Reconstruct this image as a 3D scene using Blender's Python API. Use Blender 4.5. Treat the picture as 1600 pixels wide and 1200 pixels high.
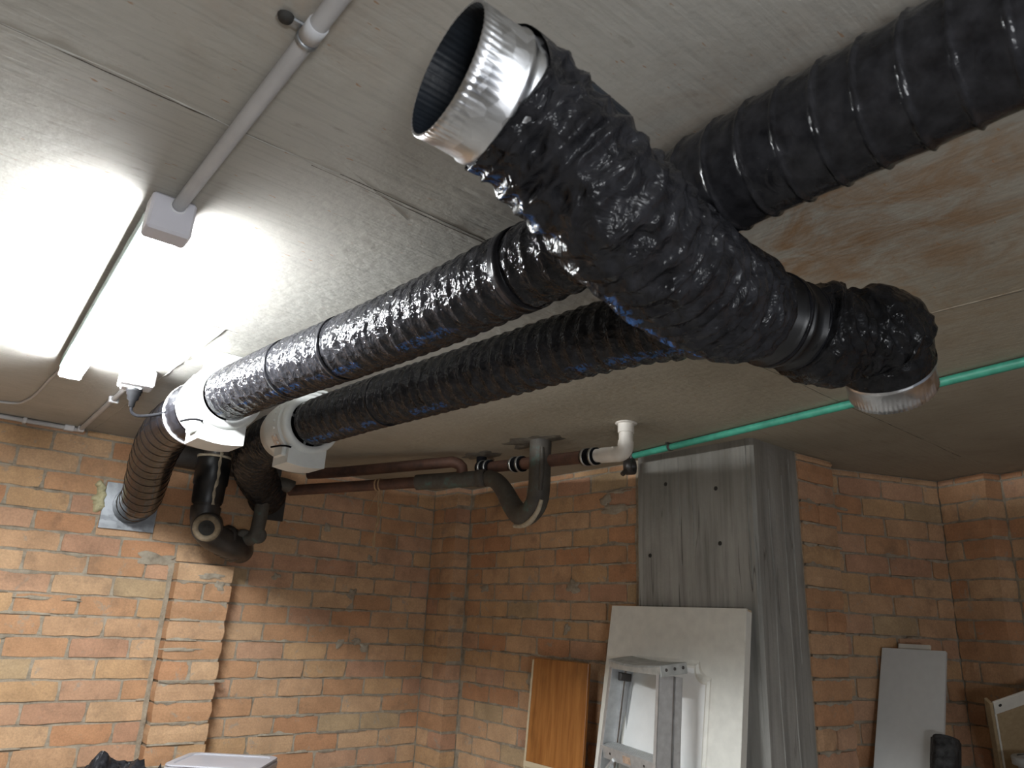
import bpy, math, random
import numpy as np
from mathutils import Vector, Matrix, noise as mn

random.seed(7)
C = bpy.context.scene.collection
for o in list(bpy.data.objects):
    bpy.data.objects.remove(o)
Z0 = 1.4            # camera height above the floor; geometry below is laid out relative to the camera
FL = -Z0            # floor level relative to the camera
CE = 0.74           # ceiling level relative to the camera

# ---------------------------------------------------------------- camera, world, light, exposure
cam_d = bpy.data.cameras.new('camera')
cam = bpy.data.objects.new('camera', cam_d)
C.objects.link(cam)
r_ = Vector((0.76704997, -0.63976553, 0.04831568))
u_ = Vector((-0.23438511, -0.20932207, 0.94934077))
d_ = Vector((0.59724196, 0.73951629, 0.31051201))
M = Matrix((r_, u_, -d_)).transposed().to_4x4()
M.translation = Vector((0, 0, 0))
cam.matrix_world = M
cam_d.sensor_width = 36.0
cam_d.lens = 36.0 * 1136.55 / 1600.0
cam_d.clip_start = 0.02
cam_d.dof.use_dof = True
cam_d.dof.focus_distance = 2.1
cam_d.dof.aperture_fstop = 9.0
bpy.context.scene.camera = cam

sc = bpy.context.scene
sc.view_settings.view_transform = 'Standard'
sc.view_settings.look = 'None'
sc.view_settings.gamma = 1.0
sc.view_settings.exposure = 0.47
sc.view_settings.use_curve_mapping = False

world = bpy.data.worlds.new('world')
sc.world = world
world.use_nodes = True
world.node_tree.nodes['Background'].inputs[0].default_value = (0.80, 0.86, 1.0, 1)
world.node_tree.nodes['Background'].inputs[1].default_value = 0.16

TUBE_POWER = 205.0
def area(name, loc, target, size, size_y, power, col):
    l = bpy.data.lights.new(name, 'AREA')
    l.shape = 'RECTANGLE'; l.size = size; l.size_y = size_y; l.energy = power; l.color = col
    o = bpy.data.objects.new(name, l); C.objects.link(o)
    o.location = loc
    o.rotation_euler = (Vector(target) - Vector(loc)).to_track_quat('-Z', 'Y').to_euler()
    return o
# unseen fill lights, added behind the camera
for ly in (-0.7, -1.1, -1.5):     # row of added point lights, brightening the ceiling overhead
    l = bpy.data.lights.new('rear_fill', 'POINT'); l.energy = 6; l.color = (0.92, 0.96, 1.0); l.shadow_soft_size = 0.05
    lo = bpy.data.objects.new('rear_fill', l); C.objects.link(lo); lo.location = (0.30, ly, CE - 0.09)
area('duct_highlight_fill', (-0.5, -3.0, 0.0), (0.8, 1.0, 0.3), 1.8, 1.2, 8, (0.90, 0.94, 1.0))  # unseen area light, added to put a highlight along the wide duct
area('ceiling_fill', (-0.25, -0.95, -0.25), (0.85, 0.55, 0.74), 0.35, 0.25, 11, (0.95, 0.97, 1.0))  # unseen upward light, added to lift the near ceiling and the duct glints

# ---------------------------------------------------------------- materials
def NT(name):
    m = bpy.data.materials.new(name); m.use_nodes = True
    nt = m.node_tree
    return m, nt, nt.nodes['Principled BSDF']
def N(nt, t, **kw):
    n = nt.nodes.new(t)
    for k, v in kw.items():
        if k.startswith('i_'):
            key = k[2:]
            key = int(key) if key.isdigit() else key.replace('_', ' ')
            n.inputs[key].default_value = v
        else:
            setattr(n, k, v)
    return n
def ramp(nt, fac, stops, mode='LINEAR'):
    n = nt.nodes.new('ShaderNodeValToRGB'); n.color_ramp.interpolation = mode
    e = n.color_ramp.elements
    while len(e) < len(stops): e.new(0.5)
    for i, (p, c) in enumerate(stops):
        e[i].position = p
        e[i].color = (c, c, c, 1) if isinstance(c, (int, float)) else (*c, 1)
    nt.links.new(fac, n.inputs[0]); return n.outputs[0]
def mix(nt, fac, a, b, mode='MIX'):
    n = nt.nodes.new('ShaderNodeMix'); n.data_type = 'RGBA'; n.blend_type = mode
    for sock, v in ((n.inputs[0], fac), (n.inputs[6], a), (n.inputs[7], b)):
        if hasattr(v, 'links'): nt.links.new(v, sock)
        elif isinstance(v, (int, float)): sock.default_value = v
        else: sock.default_value = (*v, 1)
    return n.outputs[2]
def math_(nt, op, a, b=None, clamp=False):
    n = nt.nodes.new('ShaderNodeMath'); n.operation = op; n.use_clamp = clamp
    for i, v in enumerate((a, b)):
        if v is None: continue
        if hasattr(v, 'links'): nt.links.new(v, n.inputs[i])
        else: n.inputs[i].default_value = v
    return n.outputs[0]
def pos(nt, sc_=(1, 1, 1), off=(0, 0, 0), rot=(0, 0, 0), src='geo'):
    if src == 'geo':
        g = nt.nodes.new('ShaderNodeNewGeometry').outputs['Position']
    else:
        g = nt.nodes.new('ShaderNodeTexCoord').outputs['Object']
    mp = nt.nodes.new('ShaderNodeMapping')
    mp.inputs['Scale'].default_value = sc_; mp.inputs['Location'].default_value = off; mp.inputs['Rotation'].default_value = rot
    nt.links.new(g, mp.inputs[0]); return mp.outputs[0]
def noise(nt, vec, scale, detail=4, rough=0.55, dist=0.0):
    n = nt.nodes.new('ShaderNodeTexNoise')
    n.inputs['Scale'].default_value = scale; n.inputs['Detail'].default_value = detail
    n.inputs['Roughness'].default_value = rough; n.inputs['Distortion'].default_value = dist
    nt.links.new(vec, n.inputs['Vector']); return n.outputs['Fac']
def bump(nt, h, bsdf, strength, dist):
    b = nt.nodes.new('ShaderNodeBump'); b.inputs['Strength'].default_value = strength; b.inputs['Distance'].default_value = dist
    nt.links.new(h, b.inputs['Height']); nt.links.new(b.outputs[0], bsdf.inputs['Normal']); return b
def simple(name, col, rough=0.5, metal=0.0, nscale=None, namp=0.15, bstr=0.0, bscale=60, bdist=0.002, spec=0.5):
    m, nt, b = NT(name)
    b.inputs['Roughness'].default_value = rough; b.inputs['Metallic'].default_value = metal
    b.inputs['Specular IOR Level'].default_value = spec
    v = pos(nt, src='obj')
    f = noise(nt, v, nscale or 12, 5)
    dark = tuple(c * (1 - namp) for c in col); lite = tuple(min(1, c * (1 + namp)) for c in col)
    nt.links.new(ramp(nt, f, [(0.3, dark), (0.7, lite)]), b.inputs['Base Color'])
    if bstr: bump(nt, noise(nt, v, bscale, 4), b, bstr, bdist)
    return m

def mat_ceiling():
    m, nt, b = NT('formed_concrete')
    b.inputs['Roughness'].default_value = 0.85
    big = noise(nt, pos(nt), 1.6, 4, 0.6)
    base = ramp(nt, big, [(0.25, (0.33, 0.315, 0.28)), (0.55, (0.43, 0.415, 0.375)), (0.8, (0.50, 0.485, 0.44))])
    # plywood grain, along X in the far bays and along Y in the near right one
    gx = noise(nt, pos(nt, (6, 110, 1), rot=(0, 0, 0.05)), 1.0, 5, 0.6)
    gy = noise(nt, pos(nt, (110, 6, 1), rot=(0, 0, 0.08)), 1.0, 5, 0.6)
    sx = N(nt, 'ShaderNodeSeparateXYZ'); g = nt.nodes.new('ShaderNodeNewGeometry')
    nt.links.new(g.outputs['Position'], sx.inputs[0])
    my = math_(nt, 'LESS_THAN', sx.outputs[1], 1.07); mx = math_(nt, 'GREATER_THAN', sx.outputs[0], 0.9)
    mm = math_(nt, 'MULTIPLY', my, mx)
    gr = mix(nt, mm, gx, gy)
    bw = nt.nodes.new('ShaderNodeRGBToBW'); nt.links.new(gr, bw.inputs[0]); gf = bw.outputs[0]
    base = mix(nt, 0.36, base, ramp(nt, gf, [(0.25, 0.55), (0.5, 1.0), (0.8, 1.12)]), 'MULTIPLY')
    dark = ramp(nt, noise(nt, pos(nt, (14, 45, 1)), 1.0, 6, 0.65), [(0.62, 0.0), (0.72, 1.0)])
    base = mix(nt, math_(nt, 'MULTIPLY', dark, 0.35), base, (0.17, 0.15, 0.12))
    blot = ramp(nt, noise(nt, pos(nt), 5.5, 6, 0.7), [(0.55, 0.0), (0.75, 1.0)])
    base = mix(nt, math_(nt, 'MULTIPLY', blot, 0.28), base, (0.27, 0.23, 0.18))
    # rust stains, strongest in the near right bay
    def sphere(c, r0, r1, sc3=(1, 1, 1)):
        vm = nt.nodes.new('ShaderNodeVectorMath'); vm.operation = 'DISTANCE'
        vm.inputs[1].default_value = tuple(c[i] * sc3[i] for i in range(3))
        nt.links.new(pos(nt, sc3), vm.inputs[0])
        return ramp(nt, math_(nt, 'MULTIPLY', vm.outputs['Value'], 0.5), [(r0 / 2, 1.0), (r1 / 2, 0.0)])
    rn = ramp(nt, noise(nt, pos(nt, (7, 5, 1)), 1.3, 6, 0.7, 1.0), [(0.42, 0.0), (0.62, 1.0)])
    for c, r0, r1, s3, k, col in (((1.25, 0.56, CE + Z0), 0.08, 0.62, (1, 1, 1), 0.85, (0.30, 0.165, 0.065)),
                             ((0.2, 0.72, CE + Z0), 0.02, 0.25, (1, 1, 1), 0.3, (0.38, 0.22, 0.11)),
                             ((1.85, 0.5, CE + Z0), 0.05, 0.5, (1, 1, 1), 0.25, (0.30, 0.20, 0.10))):
        f = math_(nt, 'MULTIPLY', math_(nt, 'MULTIPLY', sphere(c, r0, r1, s3), rn), k)
        base = mix(nt, f, base, col)
    # the bays toward the column are a warmer, browner pour
    wm = ramp(nt, math_(nt, 'MULTIPLY', sx.outputs[0], 0.3), [(0.2, 0.0), (0.52, 1.0)])
    base = mix(nt, math_(nt, 'MULTIPLY', wm, 0.75), base, mix(nt, 1.0, base, (0.74, 0.66, 0.52), 'MULTIPLY'))
    spk = ramp(nt, noise(nt, pos(nt, (16, 60, 1)), 2.2, 2, 0.5), [(0.72, 0.0), (0.75, 1.0)])
    base = mix(nt, math_(nt, 'MULTIPLY', spk, 0.7), base, (0.34, 0.18, 0.08))
    nt.links.new(base, b.inputs['Base Color'])
    h = math_(nt, 'ADD', math_(nt, 'MULTIPLY', gf, 0.6), noise(nt, pos(nt), 45, 5))
    bump(nt, h, b, 0.35, 0.004)
    return m
def mat_column():
    m, nt, b = NT('board_marked_concrete')
    b.inputs['Roughness'].default_value = 0.88
    big = noise(nt, pos(nt, (3, 3, 1.2)), 1.5, 5, 0.6)
    base = ramp(nt, big, [(0.25, (0.23, 0.225, 0.205)), (0.55, (0.34, 0.335, 0.31)), (0.8, (0.43, 0.43, 0.41))])
    st = noise(nt, pos(nt, (26, 26, 1.6)), 1.0, 6, 0.62)
    base = mix(nt, 0.75, base, ramp(nt, st, [(0.3, 0.5), (0.5, 1.0), (0.75, 1.2)]), 'MULTIPLY')
    crk = ramp(nt, noise(nt, pos(nt, (14, 14, 0.7), (3, 1, 0)), 1.0, 2, 0.5), [(0.484, 0.0), (0.494, 1.0), (0.500, 0.0)])
    gate = ramp(nt, noise(nt, pos(nt, (2, 2, 2)), 1.6, 2), [(0.48, 0.0), (0.56, 1.0)])
    base = mix(nt, math_(nt, 'MULTIPLY', math_(nt, 'MULTIPLY', crk, gate), 0.85), base, (0.05, 0.045, 0.04))
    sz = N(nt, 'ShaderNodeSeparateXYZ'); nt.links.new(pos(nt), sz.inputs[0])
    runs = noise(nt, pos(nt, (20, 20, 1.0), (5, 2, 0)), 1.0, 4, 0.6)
    stain_shade = ramp(nt, math_(nt, 'ADD', math_(nt, 'MULTIPLY', math_(nt, 'SUBTRACT', sz.outputs[2], Z0 + 0.38), 2.2), math_(nt, 'SUBTRACT', runs, 0.5)), [(0.1, 0.0), (0.75, 1.0)])  # water-stain runs plus painted shade at the top, offsetting the lit strip there
    base = mix(nt, math_(nt, 'MULTIPLY', stain_shade, 0.62), base, (0.125, 0.11, 0.085))
    sp = ramp(nt, noise(nt, pos(nt), 30, 4, 0.7), [(0.68, 0.0), (0.75, 1.0)])
    base = mix(nt, math_(nt, 'MULTIPLY', sp, 0.5), base, (0.12, 0.11, 0.10))
    nt.links.new(base, b.inputs['Base Color'])
    bump(nt, math_(nt, 'ADD', st, math_(nt, 'MULTIPLY', noise(nt, pos(nt), 50, 4), 0.4)), b, 0.5, 0.008)
    return m
def mat_mortar():
    m, nt, b = NT('mortar')
    b.inputs['Roughness'].default_value = 0.95
    f = noise(nt, pos(nt), 22, 6, 0.7)
    base = ramp(nt, f, [(0.3, (0.23, 0.19, 0.14)), (0.55, (0.40, 0.345, 0.265)), (0.8, (0.50, 0.44, 0.35))])
    nt.links.new(base, b.inputs['Base Color'])
    bump(nt, noise(nt, pos(nt), 70, 6, 0.7), b, 0.8, 0.006)
    return m
def mat_brick(name, tint=(1.02, 0.93, 0.90), dirt=0.4):
    m, nt, b = NT(name)
    b.inputs['Roughness'].default_value = 0.92
    b.inputs['Specular IOR Level'].default_value = 0.25
    oi = nt.nodes.new('ShaderNodeObjectInfo'); g = nt.nodes.new('ShaderNodeNewGeometry')
    rnd = math_(nt, 'FRACT', math_(nt, 'ADD', oi.outputs['Random'], g.outputs['Random Per Island']))
    base = ramp(nt, rnd, [(0.0, (0.50, 0.315, 0.18)), (0.15, (0.54, 0.37, 0.225)), (0.34, (0.50, 0.295, 0.165)),
                          (0.50, (0.56, 0.40, 0.245)), (0.64, (0.52, 0.345, 0.225)), (0.78, (0.53, 0.37, 0.21)),
                          (0.88, (0.48, 0.305, 0.20)), (0.95, (0.46, 0.365, 0.225)), (1.0, (0.52, 0.34, 0.20))], 'CONSTANT')
    base = mix(nt, 1.0, base, tint, 'MULTIPLY')
    p = pos(nt)
    grain = ramp(nt, noise(nt, p, 120, 4, 0.7), [(0.3, 0.80), (0.7, 1.14)])
    base = mix(nt, 0.8, base, grain, 'MULTIPLY')
    cloud = ramp(nt, noise(nt, p, 9, 5, 0.6), [(0.3, 0.78), (0.7, 1.15)])
    base = mix(nt, 0.8, base, cloud, 'MULTIPLY')
    spk = ramp(nt, noise(nt, p, 95, 3, 0.6), [(0.70, 0.0), (0.76, 1.0)])
    base = mix(nt, math_(nt, 'MULTIPLY', spk, 0.45), base, (0.22, 0.11, 0.06))
    mort = ramp(nt, noise(nt, p, 11, 6, 0.75, 0.6), [(0.60, 0.0), (0.66, 1.0)])
    base = mix(nt, math_(nt, 'MULTIPLY', mort, 0.65), base, (0.36, 0.32, 0.26))
    soot = ramp(nt, noise(nt, p, 6.5, 6, 0.7), [(0.56, 0.0), (0.70, 1.0)])
    base = mix(nt, math_(nt, 'MULTIPLY', soot, dirt), base, (0.14, 0.10, 0.075))
    nt.links.new(base, b.inputs['Base Color'])
    bump(nt, noise(nt, p, 90, 5, 0.7), b, 0.55, 0.004)
    return m
def mat_foil(name, crinkle=1.0, rough=0.2, scale=70, blue=None, base=(0.016, 0.016, 0.018), spec=0.5):
    """glossy black plastic sleeve of flexible duct"""
    m, nt, b = NT(name)
    b.inputs['Roughness'].default_value = rough
    b.inputs['Specular IOR Level'].default_value = 0.16
    b.inputs['Coat Weight'].default_value = 0.0
    v = pos(nt, src='obj')
    col = ramp(nt, noise(nt, v, 40, 4), [(0.3, tuple(c * 0.6 for c in base)), (0.75, tuple(c * 1.9 for c in base))])
    if blue:
        uv = nt.nodes.new('ShaderNodeUVMap'); uv.uv_map = 'duct'
        s = nt.nodes.new('ShaderNodeSeparateXYZ'); nt.links.new(uv.outputs[0], s.inputs[0])
        band = math_(nt, 'SUBTRACT', 1.0, math_(nt, 'MULTIPLY', math_(nt, 'ABSOLUTE', math_(nt, 'SUBTRACT', s.outputs[1], blue)), 30.0), True)
        word = ramp(nt, noise(nt, pos(nt, (1, 1, 1), src='obj'), 7, 1), [(0.46, 0.0), (0.52, 1.0)])
        let = ramp(nt, noise(nt, pos(nt, src='obj'), 110, 3, 0.6), [(0.47, 0.0), (0.52, 1.0)])
        f = math_(nt, 'MULTIPLY', math_(nt, 'MULTIPLY', ramp(nt, band, [(0.1, 0.0), (0.5, 1.0)]), word), let)
        col = mix(nt, math_(nt, 'MULTIPLY', f, 0.85), col, (0.03, 0.09, 0.24))
    nt.links.new(col, b.inputs['Base Color'])
    w = N(nt, 'ShaderNodeTexVoronoi', feature='F1', distance='EUCLIDEAN'); w.inputs['Scale'].default_value = scale * 1.3
    wn = nt.nodes.new('ShaderNodeTexNoise'); wn.inputs['Scale'].default_value = scale * 0.8; wn.inputs['Detail'].default_value = 3
    nt.links.new(v, wn.inputs['Vector'])
    ad = nt.nodes.new('ShaderNodeVectorMath'); ad.operation = 'MULTIPLY_ADD'; ad.inputs[1].default_value = (0.03,) * 3
    nt.links.new(wn.outputs['Color'], ad.inputs[0]); nt.links.new(v, ad.inputs[2]); nt.links.new(ad.outputs[0], w.inputs['Vector'])
    h = math_(nt, 'ADD', math_(nt, 'MULTIPLY', w.outputs['Distance'], 1.0), math_(nt, 'MULTIPLY', noise(nt, v, scale * 0.9, 3, 0.55, 1.2), 1.2))
    bump(nt, h, b, 1.0, 0.0042 * crinkle)
    return m
def mat_wood(name, a, c, axis=(40, 40, 2.5), rough=0.45, knots=True):
    m, nt, b = NT(name); b.inputs['Roughness'].default_value = rough
    f = noise(nt, pos(nt, axis), 1.0, 5, 0.6, 0.4)
    base = ramp(nt, f, [(0.3, a), (0.7, c)])
    if knots:
        k = ramp(nt, noise(nt, pos(nt, (6, 6, 2.2)), 1.4, 4), [(0.55, 0.0), (0.72, 1.0)])
        base = mix(nt, math_(nt, 'MULTIPLY', k, 0.55), base, tuple(x * 0.38 for x in a))
    nt.links.new(base, b.inputs['Base Color'])
    bump(nt, f, b, 0.12, 0.002)
    return m
def mat_galv(name='galvanised_steel', col=(0.66, 0.67, 0.69), rough=0.34):
    m, nt, b = NT(name); b.inputs['Metallic'].default_value = 1.0
    w = N(nt, 'ShaderNodeTexVoronoi'); w.inputs['Scale'].default_value = 60
    nt.links.new(pos(nt, src='obj'), w.inputs['Vector'])
    bw = nt.nodes.new('ShaderNodeRGBToBW'); nt.links.new(w.outputs['Color'], bw.inputs[0])
    nt.links.new(ramp(nt, bw.outputs[0], [(0.2, tuple(c * 0.82 for c in col)), (0.8, col)]), b.inputs['Base Color'])
    nt.links.new(ramp(nt, bw.outputs[0], [(0.2, rough - 0.06), (0.8, rough + 0.1)]), b.inputs['Roughness'])
    bump(nt, noise(nt, pos(nt, src='obj'), 14, 3), b, 0.25, 0.004)
    return m
def mat_copper():
    m, nt, b = NT('aged_copper_pipe'); b.inputs['Roughness'].default_value = 0.6; b.inputs['Metallic'].default_value = 0.35
    f = noise(nt, pos(nt), 9, 6, 0.7)
    base = ramp(nt, f, [(0.3, (0.04, 0.026, 0.022)), (0.55, (0.11, 0.055, 0.038)), (0.8, (0.17, 0.085, 0.055))])
    nt.links.new(base, b.inputs['Base Color']); return m
def mat_trap():
    m, nt, b = NT('weathered_drain_pipe'); b.inputs['Roughness'].default_value = 0.7
    f = noise(nt, pos(nt), 16, 6, 0.72)
    base = ramp(nt, f, [(0.30, (0.045, 0.038, 0.032)), (0.55, (0.075, 0.065, 0.052)), (0.68, (0.07, 0.12, 0.10)), (0.8, (0.32, 0.36, 0.31))])
    nt.links.new(base, b.inputs['Base Color']); return m
def mat_emit():
    m, nt, b = NT('lit_diffuser')
    b.inputs['Base Color'].default_value = (0.9, 0.9, 0.9, 1)
    b.inputs['Emission Color'].default_value = (0.94, 0.975, 1.0, 1)
    b.inputs['Emission Strength'].default_value = TUBE_POWER
    n = noise(nt, pos(nt), 3, 1)
    nt.links.new(ramp(nt, n, [(0, (0.9, 0.9, 0.9)), (1, (0.92, 0.92, 0.92))]), b.inputs['Base Color'])
    return m

MT = dict(
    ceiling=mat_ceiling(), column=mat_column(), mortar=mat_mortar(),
    brick=mat_brick('clay_brick'),
    foil=mat_foil('black_duct_foil', 0.85, 0.09, 46, blue=0.45),
    foil_big=mat_foil('black_duct_foil_smooth', 0.40, 0.2, 30, spec=0.7),
    foil_crumpled=mat_foil('black_duct_foil_crumpled', 1.6, 0.21, 26, blue=0.555, spec=0.7),
    foil_fine=mat_foil('black_duct_foil_fine', 0.9, 0.22, 60), foil_ribbed=mat_foil('black_duct_foil_taut', 0.12, 0.12, 24, base=(0.004, 0.004, 0.005), spec=0.10),
    foil_folds=mat_foil('black_duct_foil_folded', 1.0, 0.2, 34, base=(0.012, 0.012, 0.013), spec=0.5),
    inner=simple('dark_liner', (0.012, 0.016, 0.022), 0.45, 0, 30, 0.4, 0.3, 60),
    tape=mat_foil('black_tape', 0.15, 0.2, 30, base=(0.010, 0.010, 0.012)),
    black=simple('black_plastic', (0.009, 0.009, 0.010), 0.38, 0, 20, 0.3, 0.1, 40),
    rubber=simple('black_rubber', (0.006, 0.006, 0.007), 0.9, 0, 30, 0.3, spec=0.05),
    galv=mat_galv(), galv2=mat_galv('dull_galvanised_sheet', (0.40, 0.42, 0.44), 0.42),
    fan=simple('white_fan_plastic', (0.62, 0.63, 0.61), 0.35, 0, 25, 0.05),
    pvc=simple('cream_pvc', (0.62, 0.58, 0.52), 0.45, 0, 20, 0.12),
    conduit=simple('pale_grey_conduit', (0.50, 0.50, 0.51), 0.45, 0, 10, 0.08),
    whitebox=simple('white_enclosure', (0.72, 0.72, 0.74), 0.4, 0, 10, 0.04),
    greybox=simple('pale_grey_fitting', (0.62, 0.61, 0.66), 0.45, 0, 10, 0.04),
    green=simple('green_pipe', (0.045, 0.27, 0.185), 0.5, 0, 30, 0.22, 0.15, 40),
    copper=mat_copper(), trap=mat_trap(), emit=mat_emit(),
    darkpipe=simple('dark_cast_pipe', (0.040, 0.034, 0.030), 0.42, 0, 12, 0.5, 0.2, 30),
    sealant=simple('cream_sealant', (0.40, 0.34, 0.25), 0.8, 0, 40, 0.25, 0.3, 60),
    doorwhite=simple('scuffed_white_paint', (0.70, 0.69, 0.63), 0.5, 0, 22, 0.07, 0.06, 60),
    doorpanel=simple('white_panel_paint', (0.80, 0.81, 0.80), 0.4, 0, 14, 0.04),
    rawedge=mat_wood('raw_timber_edge', (0.50, 0.40, 0.26), (0.60, 0.50, 0.34), (6, 6, 30), 0.7, False),
    laminate=simple('grey_white_laminate', (0.60, 0.61, 0.60), 0.45, 0, 30, 0.03),
    alu=simple('dull_aluminium', (0.52, 0.53, 0.53), 0.42, 0.55, 40, 0.12, 0.15, 50),
    alutop=simple('worn_aluminium_cap', (0.44, 0.45, 0.43), 0.55, 0.35, 30, 0.2, 0.2, 50),
    dark=simple('dark_recess', (0.03, 0.028, 0.025), 0.8),
    stain=mat_wood('varnished_timber', (0.24, 0.085, 0.018), (0.40, 0.17, 0.045), (50, 50, 2.0), 0.35, True),
    chip=mat_wood('brown_chipboard', (0.34, 0.25, 0.14), (0.42, 0.32, 0.19), (60, 60, 60), 0.7, False),
    tub=simple('translucent_white_tub', (0.34, 0.34, 0.37), 0.3, 0, 8, 0.05),
    binp=simple('pale_grey_bin', (0.42, 0.43, 0.42), 0.5, 0, 8, 0.08),
    bag=mat_foil('bin_bag_plastic', 0.6, 0.25, 22),
    roll=mat_foil('dusty_black_sheeting', 1.0, 0.5, 26, base=(0.03, 0.03, 0.03)),
    foam=simple('expanding_foam', (0.50, 0.46, 0.28), 0.9, 0, 40, 0.2, 0.5, 40),
    string=simple('frayed_tan_string', (0.34, 0.22, 0.12), 0.9, 0, 40, 0.3),
    floor=simple('concrete_floor', (0.24, 0.225, 0.205), 0.85, 0, 4, 0.2, 0.2, 30),
    plank=mat_wood('bench_timber', (0.32, 0.21, 0.11), (0.42, 0.29, 0.16), (3, 40, 40), 0.6, False),
    label_=simple('tan_sticker', (0.42, 0.30, 0.22), 0.6, 0, 90, 0.4),
    paper=simple('printed_label', (0.60, 0.50, 0.42), 0.6, 0, 120, 0.35),
    dusty=simple('dust_caked_plastic', (0.20, 0.155, 0.10), 0.7, 0, 30, 0.5),
    spine=simple('grey_green_enamel', (0.07, 0.10, 0.09), 0.6),
    dusty_dark=simple('sooty_mortar', (0.075, 0.058, 0.045), 0.95, 0, 30, 0.4, 0.5, 60),
    joint=simple('stained_joint', (0.06, 0.052, 0.042), 0.9, 0, 30, 0.5),
    steel=simple('steel_screw', (0.5, 0.5, 0.48), 0.35, 0.9),
)

# ---------------------------------------------------------------- mesh helpers
WL = {}   # base position of each object
def link(name, me, parent=None, mats=None, base=None, smooth=False):
    o = bpy.data.objects.new(name, me); C.objects.link(o)
    b = Vector(base) if base is not None else (WL[parent.name] if parent else Vector((0, 0, 0)))
    pb = WL[parent.name] if parent else Vector((0, 0, 0))
    if parent: o.parent = parent
    o.location = b - pb
    WL[o.name] = b
    if mats is not None and me is not None and not me.materials:
        for mm in (mats if isinstance(mats, (list, tuple)) else [mats]): me.materials.append(mm)
    if smooth and me:
        me.polygons.foreach_set('use_smooth', [True] * len(me.polygons))
    return o
class MB:
    """collects shapes in camera-relative world coordinates, then links them as one mesh"""
    def __init__(s): s.v = []; s.f = []; s.n = 0; s.sm = []
    def add(s, vs, fs, smooth=False):
        vs = [tuple(v) for v in vs]
        s.v += vs; s.f += [tuple(i + s.n for i in f) for f in fs]; s.sm += [smooth] * len(fs); s.n += len(vs); return s
    def box(s, lo, hi, mat=None, jit=0.0):
        (x0, y0, z0), (x1, y1, z1) = lo, hi
        vs = [Vector(p) for p in ((x0, y0, z0), (x1, y0, z0), (x1, y1, z0), (x0, y1, z0), (x0, y0, z1), (x1, y0, z1), (x1, y1, z1), (x0, y1, z1))]
        if jit: vs = [v + Vector((random.uniform(-jit, jit), random.uniform(-jit, jit), random.uniform(-jit, jit))) for v in vs]
        if mat is not None: vs = [mat @ v for v in vs]
        return s.add(vs, [(0, 3, 2, 1), (4, 5, 6, 7), (0, 1, 5, 4), (1, 2, 6, 5), (2, 3, 7, 6), (3, 0, 4, 7)])
    def bbox(s, lo, hi, bev=0.004, mat=None):
        """box with chamfered edges"""
        c = [(lo[i] + hi[i]) / 2 for i in range(3)]; h = [(hi[i] - lo[i]) / 2 for i in range(3)]
        b = min(bev, min(h) * 0.9)
        import itertools
        vs = []; idx = {}
        for sx in (-1, 1):
            for sy in (-1, 1):
                for sz in (-1, 1):
                    for a in range(3):
                        p = [c[0] + sx * (h[0] - b), c[1] + sy * (h[1] - b), c[2] + sz * (h[2] - b)]
                        p[a] += (sx, sy, sz)[a] * b
                        idx[(sx, sy, sz, a)] = len(vs); vs.append(Vector(p))
        fs = []
        for a in range(3):
            o1, o2 = [i for i in range(3) if i != a]
            for sa in (-1, 1):
                q = []
                for (p1, p2) in ((-1, -1), (1, -1), (1, 1), (-1, 1)):
                    k = [0, 0, 0]; k[a] = sa; k[o1] = p1; k[o2] = p2
                    q.append(idx[(*k, a)])
                fs.append(q)
            for p1 in (-1, 1):
                for p2 in (-1, 1):   # edge running along axis a
                    k0 = [0, 0, 0]; k0[a] = -1; k0[o1] = p1; k0[o2] = p2
                    k1 = list(k0); k1[a] = 1
                    fs.append([idx[(*k0, o1)], idx[(*k1, o1)], idx[(*k1, o2)], idx[(*k0, o2)]])
        for sx in (-1, 1):
            for sy in (-1, 1):
                for sz in (-1, 1):
                    fs.append([idx[(sx, sy, sz, a)] for a in range(3)])
        # fix winding outward
        cv = Vector(c); out = []
        for f in fs:
            fc = sum((vs[i] for i in f), Vector()) / len(f)
            nrm = (vs[f[1]] - vs[f[0]]).cross(vs[f[2]] - vs[f[0]])
            out.append(tuple(f) if nrm.dot(fc - cv) > 0 else tuple(reversed(f)))
        if mat is not None: vs = [mat @ v for v in vs]
        return s.add(vs, out)
    def tube(s, pts, r, seg=16, cap=True, res=0.02, smooth=True):
        P = resample(pts, res) if len(pts) > 2 else [Vector(p) for p in pts]
        T, A, B = frames(P)
        n = len(P); vs = []
        for i in range(n):
            rr = r(i / (n - 1)) if callable(r) else r
            for k in range(seg):
                a = 2 * math.pi * k / seg
                vs.append(P[i] + (A[i] * math.cos(a) + B[i] * math.sin(a)) * rr)
        fs = [(i * seg + k, i * seg + (k + 1) % seg, (i + 1) * seg + (k + 1) % seg, (i + 1) * seg + k) for i in range(n - 1) for k in range(seg)]
        s.add(vs, fs, smooth)
        if cap:
            s.add(vs[:seg], [tuple(range(seg))[::-1]]); s.add(vs[-seg:], [tuple(range(seg))])
        return s
    def lathe(s, c, axis, prof, seg=48, up=(0, 0, 1), smooth=True, rad=None):
        """prof: list of (distance along axis, radius)"""
        ax = Vector(axis).normalized(); u = Vector(up)
        if abs(ax.dot(u)) > 0.98: u = Vector((1, 0, 0))
        u = u; u = (u - ax * u.dot(ax)).normalized(); w = ax.cross(u)
        c = Vector(c); vs = []
        for (t, r) in prof:
            for k in range(seg):
                a = 2 * math.pi * k / seg
                rr = r * (rad(t, a) if rad else 1)
                vs.append(c + ax * t + (u * math.cos(a) + w * math.sin(a)) * rr)
        fs = [(i * seg + k, i * seg + (k + 1) % seg, (i + 1) * seg + (k + 1) % seg, (i + 1) * seg + k) for i in range(len(prof) - 1) for k in range(seg)]
        return s.add(vs, fs, smooth)
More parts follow.
